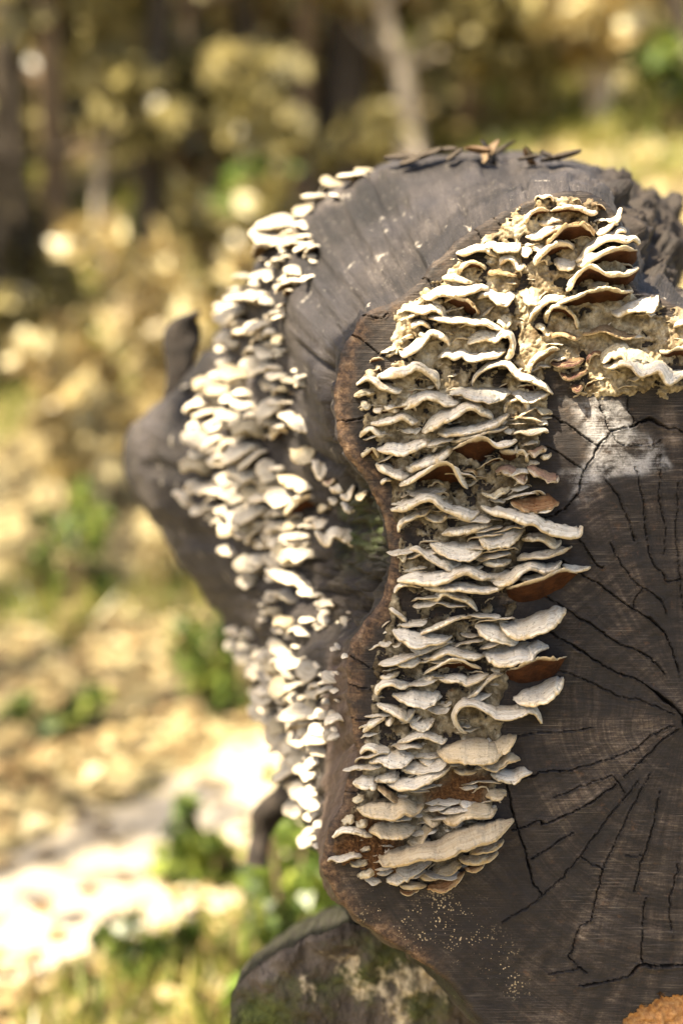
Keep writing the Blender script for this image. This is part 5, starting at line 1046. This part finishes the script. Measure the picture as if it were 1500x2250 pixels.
def tree(name, label, group, x, y, r0, height, lean, bark, leafm, crown_z, crown_r, n_leaf, seed, nblob=16, leaf=.09, limbs=5, bend=.1):
    r = np.random.default_rng(seed); z = float(gz(x, y)); base = np.array((x, y, z))
    e = thing(name, label, "tree", base, group)
    t = np.linspace(0, 1, 14)
    ph = r.uniform(0, 6.28)
    path = np.stack([lean[0] * t * height + bend * np.sin(t * 4 + ph) * t, lean[1] * t * height + bend * np.cos(t * 3 + ph) * t, t * height - .12], 1)
    rad = r0 * (1 - .75 * t) + r0 * .5 * np.exp(-t * 14)
    v, f = tube(path, rad, 10, seed, .15); VV, FF = [v], list(f); off = len(v)
    tips = []
    for k in range(limbs):
        t0 = r.uniform(max(.22, crown_z / height * .7), .92); i = int(t0 * 13); p0 = path[i]; az = r.uniform(0, 6.28); ln = crown_r * r.uniform(.6, 1.1)
        dirv = np.array((math.cos(az), math.sin(az), r.uniform(.15, .8))); tt_ = np.linspace(0, 1, 7)[:, None]
        pth = p0 + dirv * ln * tt_ + np.array((0, 0, 1)) * (.25 * ln * tt_ ** 2) + .06 * ln * np.sin(tt_ * 5 + k) * np.array((1, -1, 0))
        v, f = tube(pth, rad[i] * (.55 - .47 * tt_[:, 0]), 6, seed + k, .1); VV.append(v); FF += [[j + off for j in q_] for q_ in f]; off += len(v)
        tips += [pth[3], pth[4], pth[5], pth[6]]
    link("trunk", mesh("trunk", np.concatenate(VV), FF, bark), e)
    if n_leaf:
        cen = [tips[int(r.integers(len(tips)))] + r.normal(size=3) * crown_r * .22 for _ in range(nblob)] if tips else []
        cen += [path[-1] + r.normal(size=3) * crown_r * .3 for _ in range(4)]
        cen = [c for c in cen if c[2] > crown_z * .8] or [path[-1]]
        v, f, ti = leaves(cen, r.uniform(.18, .4, len(cen)) * crown_r, n_leaf, leaf, seed)
        link("crown", leafmesh("crown", v, f, ti, leafm), e)
    return e
def at(px, d): return (px - 750) / 3125 * d, d
TREES = [  # px where it stands, distance, radius, height, lean, bark, leaves, crown start, crown radius, leaf count, label
 (905, 7.2, .07, 1.3, (-.13, .0), T_PALE, L_GOLD, .85, .35, 450, "pale sunlit thin tree trunk rising just behind the top of the log"),
 (262, 6.8, .045, 1.15, (-.12, .02), T_PALE, L_OLIVE, .75, .5, 1500, "pale slanting tree trunk among the shrubs left of the log"),
 (475, 7.4, .08, .95, (-.10, .0), T_PALE, L_OLIVE, .5, .5, 1400, "pale greenish tree trunk between the leaning one and the log"),
 (600, 6.6, .10, .75, (.02, .0), T_BROWN, L_OLIVE, .45, .4, 900, "short pinkish brown tree right behind the log's shoulder"),
 (755, 7.4, .12, 6.0, (.01, .0), T_DARK, L_OLIVE, 3.2, 1.2, 1300, "darkest upright tree trunk above the log's top, in shade"),
 (10, 6.0, .05, 3.0, (-.01, .02), T_DARK, L_OLIVE, 1.3, .8, 2500, "dark tree trunk at the left edge of the wood"),
 (200, 9.0, .085, 5.0, (.03, .0), T_BROWN, L_OLIVE, 1.5, 1.3, 3500, "brown tree trunk in the deep shade at upper left"),
 (385, 9.6, .09, 5.2, (-.02, .0), T_DARK, L_OLIVE, 1.5, 1.3, 3500, "dark tree trunk next to the shaded one at upper left"),
 (100, 11.5, .09, 5.4, (.02, .0), T_DARK, L_OLIVE, 1.6, 1.6, 3500, "slim dark tree far back in the shaded corner"),
 (560, 12.0, .10, 5.4, (-.03, .0), T_DARK, L_OLIVE, 2.0, 1.4, 2500, "slim dark tree far behind the pale greenish trunk"),
 (1010, 11.0, .08, 3.6, (.03, .0), T_BROWN, L_GOLD, 1.6, 1.2, 2600, "brown tree with golden leaves behind the pale thin trunk"),
 (1290, 7.2, .07, .9, (-.03, .0), T_PALE, L_GOLD, .4, .5, 1500, "pale yellowish tree trunk behind the log's right shoulder"),
 (1420, 10.0, .08, 3.4, (-.05, .0), T_BROWN, L_GOLD, 1.5, 1.2, 2600, "brown tree with golden leaves at upper right"),
 (1180, 13.0, .09, 4.0, (.0, .0), T_BROWN, L_GOLD, 1.8, 1.5, 3000, "golden tree far up the slope at right"),
 (64, 6.2, .05, 3.4, (.02, .0), T_DARK, L_OLIVE, 1.7, .6, 900, "slender dark tree, second from the left edge"),
 (150, 6.3, .07, 3.6, (-.03, .0), T_BROWN, L_OLIVE, 1.6, .6, 900, "slender brown tree in front of the shaded corner"),
 (330, 6.6, .07, 3.6, (.03, .0), T_DARK, L_OLIVE, 1.5, .7, 1000, "slender dark tree right of the pale slanting trunk"),
 (420, 7.0, .06, 3.8, (-.02, .0), T_BROWN, L_OLIVE, 1.5, .7, 1000, "slender brown tree left of the pale greenish trunk"),
 (540, 7.2, .075, 4.0, (.02, .0), T_DARK, L_OLIVE, 1.6, .7, 1000, "slender dark tree right of the pale greenish trunk"),
 (660, 7.2, .06, 3.8, (.01, .0), T_BROWN, L_OLIVE, 1.6, .7, 900, "slender brown tree left of the darkest trunk"),
 (1090, 8.4, .05, 3.4, (.04, .0), T_BROWN, L_GOLD, 1.5, .7, 900, "slender tree with golden leaves above the crest of the log"),
 (1560, 6.4, .05, 2.4, (-.34, .05), T_DARK, L_GOLD, 2.0, .5, 500, "dark thin tree leaning far over to the left at upper right"),
]
for k, (px, d, r0, hgt, lean, bk, lf, cz, cr, nl, lab) in enumerate(TREES):
    x, y = at(px, d); tree("woodland_tree", lab, "trees on the slope behind the log", x, y, r0, hgt, lean, bk, lf, cz, cr, int(nl * (.22 if d >= 8 else .38)), 400 + k, leaf=.15 if d < 9 else .19)

def shrub(name, label, x, y, w_, hgt, lm, n, seed, leaf=.06, z0=0.0):
    r = np.random.default_rng(seed); z = float(gz(x, y)); base = np.array((x, y, z)); e = thing(name, label, "shrub", base, "shrubs on the slope behind the log")
    VV, FF, off, tips = [], [], 0, []
    for k in range(7):
        az = r.uniform(0, 6.28); t = np.linspace(0, 1, 6)[:, None]; top = np.array((math.cos(az) * w_ * r.uniform(.2, .8), math.sin(az) * w_ * r.uniform(.2, .8), hgt * r.uniform(.6, 1)))
        pth = top * t * np.array((1, 1, 1)) + np.array((0, 0, .1)) * np.sin(t * 3.1) * hgt - np.array((0, 0, .03))
        v, f = tube(pth, .014 * hgt * (1 - .8 * t[:, 0]) + .002, 5, seed + k); VV.append(v); FF += [[j + off for j in q_] for q_ in f]; off += len(v)
        tips += [pth[2], pth[3], pth[4], pth[5]]
    link("stems", mesh("stems", np.concatenate(VV), FF, T_BROWN), e)
    cen = [tips[int(r.integers(len(tips)))] + r.normal(size=3) * np.array((w_, w_, hgt)) * .16 for _ in range(16)]
    v, f, ti = leaves(cen, r.uniform(.12, .34, len(cen)) * max(w_, hgt * .7), n, leaf, seed)
    v[:, 2] = np.maximum(v[:, 2], .01)
    link("foliage", leafmesh("foliage", v, f, ti, lm), e); return e
SHR = [
 (60, 7.4, .5, 1.4, L_OLIVE, 2600, "dark olive shrub by the dark trunk at the left edge"), (330, 7.8, .6, 1.3, L_OLIVE, 2800, "olive shrub between the two pale slanting trunks"),
 (150, 8.2, .8, 1.9, L_OLIVE, 3000, "tall shaded shrub behind the leaning pale trunk"), (470, 8.4, .7, 1.6, L_OLIVE, 2600, "dusky shrub behind the pale greenish trunk"),
 (540, 6.2, .2, .4, L_GREEN, 900, "small yellow-green shrub at the foot of the pinkish trunk"), (640, 7.4, .6, 1.4, L_GOLD, 2400, "golden shrub above the log's shoulder"),
 (820, 8.8, .7, 1.5, L_GOLD, 2600, "golden shrub beside the darkest trunk"), (1000, 7.2, .6, 1.1, L_OLIVE, 2400, "olive shrub behind the log's top"),
 (1110, 9.2, .9, 1.9, L_GOLD, 3200, "tall golden shrub at upper right of the pale thin trunk"), (1230, 8.2, .45, .9, L_GREEN, 2000, "bright yellow-green shrub behind the log's right shoulder"),
 (1470, 6.6, .38, .5, L_GREEN, 1800, "fresh green shrub at the right edge of the wood"), (1370, 8.6, .9, 1.7, L_GOLD, 3200, "broad golden shrub up the slope at right"),
 (1490, 7.4, .7, 1.5, L_OLIVE, 2600, "olive shrub behind the fresh green one"), (930, 12.5, 1.1, 2.2, L_GOLD, 3200, "big golden shrub far up the slope"),
 (290, 12.0, 1.2, 2.4, L_OLIVE, 3200, "big dim shrub far up the slope at left"), (700, 12.8, 1.1, 2.3, L_OLIVE, 3200, "big olive shrub far behind the darkest trunk"),
 (1300, 13.0, 1.2, 2.4, L_GOLD, 3200, "big golden shrub highest on the slope at right"), (500, 13.5, 1.2, 2.4, L_GOLD, 3000, "big tawny shrub highest on the slope"),
 (150, 3.6, .22, .42, L_GREEN, 900, "dark green low shrub on the bank left of the log"), (20, 5.6, .22, .4, L_OLIVE, 800, "low olive shrub on the bank at the left edge"),
 (470, 2.75, .17, .34, L_GREEN, 800, "bright green low shrub on the ground below the log's swelling"),
 (455, 2.02, .14, .22, L_GREEN, 700, "fresh green sprigs by the path under the log"), (630, 1.72, .2, .34, L_GREEN, 1300, "dark green sprigs in the shade under the log end"),
 (590, 1.55, .13, .16, L_GREEN, 600, "mossy green sprigs in front of the short mossy log"), (290, 1.75, .12, .13, L_GREEN, 500, "low green tuft at the shaded edge of the path"),
 (380, 3.6, .2, .25, L_GOLD, 500, "straw-coloured low shrub beyond the bright path"), (210, 4.3, .26, .35, L_GOLD, 450, "low straw-coloured bush in the middle of the open slope"), (420, 4.9, .3, .5, L_GOLD, 700, "low golden bush just left of the dark bark sliver"),
 (60, 3.7, .22, .3, L_OLIVE, 500, "low olive bush on the slope near the left edge"), (330, 5.6, .3, .5, L_GOLD, 500, "golden bush on the upper part of the open slope"), (150, 5.0, .28, .45, L_GOLD, 600, "straw-coloured bush on the upper part of the open slope"),
 (500, 5.8, .3, .55, L_OLIVE, 700, "olive bush beside the fungi on the log's shoulder"), (20, 6.2, .35, .6, L_OLIVE, 700, "olive bush below the slender dark trees"),
 (680, 1.95, .2, .42, L_GREEN, 1100, "leafy dark green plant in the gap under the log's lower edge"),
 (100, 2.7, .14, .16, L_GREEN, 450, "small green tuft on the sunny bank"),
]
for k, (px, d, w_, hgt, lm, n, lab) in enumerate(SHR):
    x, y = at(px, d); shrub("shrub", lab, x, y, w_ * (.7 if d < 4 else 1), hgt * (.7 if d < 4 else 1), lm, int(n * (.7 if d < 4 else .45)), 500 + k, .035 if d < 4 else .13 if d < 8 else .18)

NTH = ["leftmost", "second", "third", "fourth", "fifth", "sixth", "seventh", "eighth", "ninth", "tenth", "eleventh", "twelfth", "thirteenth", "rightmost"]
rr_ = np.random.default_rng(77)
for k in range(14):
    px = 30 + k * 112 + rr_.uniform(-30, 30); d = rr_.uniform(8.2, 11.5); x, y = at(px, d); lm = L_OLIVE if px < 620 and k % 3 else L_GOLD
    shrub("shrub", f"low {'olive' if lm is L_OLIVE else 'golden'} shrub, {NTH[k]}{'' if k in (0, 13) else ' from the left'} in the loose row up the slope", x, y, rr_.uniform(.4, .7), rr_.uniform(.6, 1.3), lm, 1000, 560 + k, rr_.uniform(.12, .2))
# leaf litter and grass, which nobody could count
def scatter(n, seed, dens=None):
    r = np.random.default_rng(seed); y = .9 + 10 * r.uniform(0, 1, n) ** 1.5; x = (r.uniform(-1, 1, n)) * (.5 + .30 * y); return x, y, r
x, y, r = scatter(16000, 601)
pd, _ = segdist(np.stack([x, y], 1), pc_[::4]); k_ = (pd > .17 + .1 * r.uniform(0, 1, len(x))) | (r.uniform(0, 1, len(x)) < .22); x, y = x[k_], y[k_]; z = gz(x, y) + .008
a = r.uniform(0, 6.28, len(x)); s = r.uniform(.03, .075, len(x)) * (.7 + .05 * y); tl = r.normal(size=(len(x), 2)) * .35
dx, dy = np.cos(a) * s, np.sin(a) * s
c = np.stack([x, y, z], 1)
A = np.stack([dx, dy, tl[:, 0] * s * .5], 1); B_ = np.stack([-dy, dx, tl[:, 1] * s * .5], 1)
lift = np.array((0, 0, 1.)) * (s * .25)[:, None]
v = np.stack([c - A * .5, c + B_ * .3 + lift, c + A * .55 + lift * .3, c - B_ * .3 + lift], 1).reshape(-1, 3); v[:, 2] = np.maximum(v[:, 2], gz(v[:, 0], v[:, 1]) + .002)
lo = link("leaf_litter", leafmesh("leaf_litter", v, np.arange(len(v)).reshape(-1, 4), np.repeat(r.beta(2.2, 1.8, len(x)), 4), L_LITTER)); lo['kind'] = 'stuff'; lo['label'] = "dry brown leaf litter covering the ground of the wood"
x, y, r = scatter(60000, 602); p3 = np.stack([x, y, 0 * x], 1); keep = (fbm(p3 * 1.1, 603, 4) > .10) & (segdist(np.stack([x, y], 1), pc_[::4])[0] > .24); x, y = x[keep], y[keep]; n = len(x)
r = np.random.default_rng(5); z = gz(x, y); a = r.uniform(0, 6.28, n); hgt = r.uniform(.03, .10, n) * (.6 + .14 * y); wd = .003 + .0012 * y
bx, by = np.cos(a) * wd, np.sin(a) * wd; lx, ly = r.normal(size=n) * hgt * .5, r.normal(size=n) * hgt * .5
v = np.stack([np.stack([x - bx, y - by, z], 1), np.stack([x + bx, y + by, z], 1), np.stack([x + lx, y + ly, z + hgt], 1)], 1).reshape(-1, 3)
gr_ = link("grass", leafmesh("grass", v, np.arange(3 * n).reshape(-1, 3), np.repeat(r.beta(2, 2, n), 3), mat_leaf("grass_blade", [(.05, .08, .012), (.13, .16, .03), (.26, .25, .06), (.42, .35, .12)], .3))); gr_['kind'] = 'stuff'; gr_['label'] = "short green and straw-coloured grass on the ground"

# ---- bits lying on top of the log
def lying(name, label, cat, px, py, L, wdt, m, seed, curl=.3, tint=.6):
    hh = hit(px, py)
    if hh is None: return
    loc, no = hh; r = np.random.default_rng(seed); base = loc + no * .003
    nu, nv = 14, 7; U, Vv = np.meshgrid(np.linspace(-1, 1, nu), np.linspace(-1, 1, nv), indexing='ij')
    az = r.uniform(-.5, .5); xa = np.array((math.cos(az), math.sin(az), 0)); ya = np.cross(no, xa); ya /= np.linalg.norm(ya); xa = np.cross(ya, no)
    pr = np.clip(1 - np.abs(U) ** 2.2, 0, 1) ** .6
    up_ = curl * L * (.35 * U ** 2 + .5 * (Vv * pr) ** 2) + .03 * L * fbm(np.stack([U * 2, Vv * 2, U * 0 + seed], 2), seed, 3)
    pts = base + (U * L * .5)[..., None] * xa + (Vv * pr * wdt * .5)[..., None] * ya + (up_ + .004)[..., None] * no
    bot = pts - no * .0012
    o = thing(name, label, cat, base, None, mesh(name, np.concatenate([pts.reshape(-1, 3), bot.reshape(-1, 3)]) - base,
        np.concatenate([gridfaces(nu, nv), gridfaces(nu, nv)[:, ::-1] + nu * nv]), m, attrs={'tint': ('FLOAT', np.full(2 * nu * nv, tint)), 'bp': ('FLOAT_VECTOR', np.concatenate([pts, bot]).reshape(-1, 3)), 'm1': ('FLOAT_COLOR', np.tile((0, 0, 0, 1.), (2 * nu * nv, 1)))}))
    return o
lying("dead_leaf", "small reddish brown dead leaf on the crest of the log", "leaf", 1046, 356, .020, .013, L_LITTER, 3, .35, .10)
lying("bark_chip", "larger flat brown bark chip lying on the crest of the log", "bark chip", 1085, 352, .026, .012, T_BROWN, 4, .05)
lying("dead_leaf", "rusty dead leaf at the right end of the larger flat bark chip", "leaf", 1140, 364, .022, .014, L_LITTER, 5, .4, .06)
CH = ["leftmost", "second", "third", "fourth", "fifth", "sixth", "seventh", "eighth", "rightmost"]
for k, px_ in enumerate([880, 930, 975, 1010, 1060, 1105, 1165, 1200, 1235]):
    lying("bark_chip", f"dark ragged bark chip on the crest of the log, {CH[k]}{'' if k in (0, 8) else ' from the left'}", "bark chip", px_, 352 + abs(px_ - 1040) * .09 + 6 * math.sin(k * 2.3), .024 + .010 * math.sin(k * 1.7), .012, T_DARK, 20 + k, .12)
# ---- trees standing beside and behind the photographer: the oak is added, its leaves placed to shade the log
FLANK = []; frng = np.random.default_rng(31)  # leaf clumps added sunward to shade the flank, short log and ground
for x_ in range(420, 790, 46):
    for y_ in range(700, 1880, 62):
        hh = hit(x_, y_ + (x_ % 3) * 9)
        if hh and (hh[0] - CAM) @ FWD < D0 + .6 and y_ > 700 and frng.random() < .3: FLANK.append(hh[0] + SUN * 2.3)
for x_, y_, d_ in [(x_, y_, d_) for x_ in (520, 600, 690, 780, 870) for y_, d_ in ((1980, 1.2), (2080, .97), (2170, .97), (2260, .97))]: FLANK.append(P(x_, y_, d_) + SUN * 2.3)
for x_, y_ in [(x_, y_) for x_ in range(60, 700, 90) for y_ in (2010, 2110, 2210)]:
    if rng.random() < .5: FLANK.append(P(x_, y_, .95 / math.tan(math.radians(10) + math.atan((y_ - 1125) / 3125)) * 1.03) + SUN * 2.6)
SHADE = [(x_, y_, 110) for x_ in range(740, 1900, 105) for y_ in range(1190, 2350, 110)] + [(x_, y_, 90) for x_, y_ in [(1500, 1080), (1600, 1100), (960, 1090), (1100, 1090), (860, 1090), (1750, 1000), (1700, 1100), (1060, 1120)]]  # leaf clumps of the added oak, aimed to shade the lower cut
def shade_tree():
    base = np.array((-.9, -2.1, float(gz(-.9, -2.1)))); e = thing("added_shade_oak", "leafy oak tree added behind the viewer, its low branch shaped to shade the log", "tree", base)
    t = np.linspace(0, 1, 12); path = np.stack([.1 * np.sin(t * 3), .1 * t, t * 5.5 - .1], 1); v, f = tube(path, .16 * (1 - .7 * t) + .06 * np.exp(-t * 12), 12, 3, .15)
    VV, FF, off, cen, rad = [v], list(f), len(v), [], []
    tgt = P(1010, 1640, D0) + SUN * 2.1                       # the added low branch hangs here, towards the sun
    p0 = base + path[7]; tt_ = np.linspace(0, 1, 9)[:, None]; br = p0 + (tgt - p0) * tt_ + np.array((0, 0, .25)) * np.sin(tt_ * 3.14)
    v, f = tube(br - base, .05 * (1 - .8 * tt_[:, 0]), 8, 9, .1); VV.append(v); FF += [[j + off for j in q_] for q_ in f]; off += len(v)
    for (px, py, rr) in SHADE:
        c = P(px, py, D0) + SUN * (2.0 + .3 * math.sin(px * .05)); cen.append(c - base); rad.append(rr * PXM)
    for c in FLANK: cen.append(c - base); rad.append(62 * PXM)
    v, f, ti = leaves(cen, np.array(rad), 4800, .05, 701, .8)
    r = np.random.default_rng(8)
    for k in range(6):
        az = r.uniform(0, 6.28); pth = path[9] + np.array((math.cos(az), math.sin(az), .5)) * np.linspace(0, 1, 5)[:, None] * 1.4
        vv_, ff_ = tube(pth, .04 * (1 - .7 * np.linspace(0, 1, 5)), 6, k); VV.append(vv_); FF += [[j + off for j in q_] for q_ in ff_]; off += len(vv_)
    v2, f2, t2 = leaves([path[-1] + r.normal(size=3) * .7 for _ in range(9)], .5, 2600, .1, 702)
    link("trunk", mesh("trunk", np.concatenate(VV), FF, T_BROWN), e)
    link("crown", leafmesh("crown", np.concatenate([v, v2]), np.concatenate([f, f2 + len(v)]), np.concatenate([ti, t2]), L_GREEN), e)
shade_tree()
for k, (x, y, hgt, cr, nl) in enumerate([(-4.6, 1.0, 6.5, 1.3, 700), (-5.4, 3.4, 7, 1.5, 800), (-5.2, -3.8, 7.5, 1.5, 1200), (-6.8, -.6, 8, 1.7, 1000), (-1.9, -3.2, 8, 1.2, 1800), (-2.8, .18, 5.0, .7, 500), (-2.95, .62, 5.2, .7, 350), (-3.1, 1.2, 5.4, .8, 350), (-3.4, 2.2, 5.6, .9, 400), (-1.75, 2.9, 3.6, .5, 160), (-2.2, 3.7, 4.0, .55, 180), (-2.5, 4.6, 4.2, .6, 200), (-3.0, 5.6, 4.6, .7, 220), (-2.9, 3.1, 4.4, .5, 160)]):
    tree("woodland_tree", ["slim tree nearest the path, left of the view", "slim tree beyond the path, left of the view", "slim tree behind the oak", "taller slim tree behind the oak", "slim tree farthest behind the log", "first slender tree by the path", "second slender tree by the path", "third slender tree by the path", "fourth slender tree by the path", "young tree at the foot of the slope", "second young tree up the slope", "third young tree up the slope", "fourth young tree up the slope", "young tree left of the second one"][k], "slim trees along the path", x, y, .09, hgt, (.02, .01), T_BROWN, L_OLIVE, 2.6 if k < 9 else 1.2, cr, nl, 800 + k, leaf=.1)
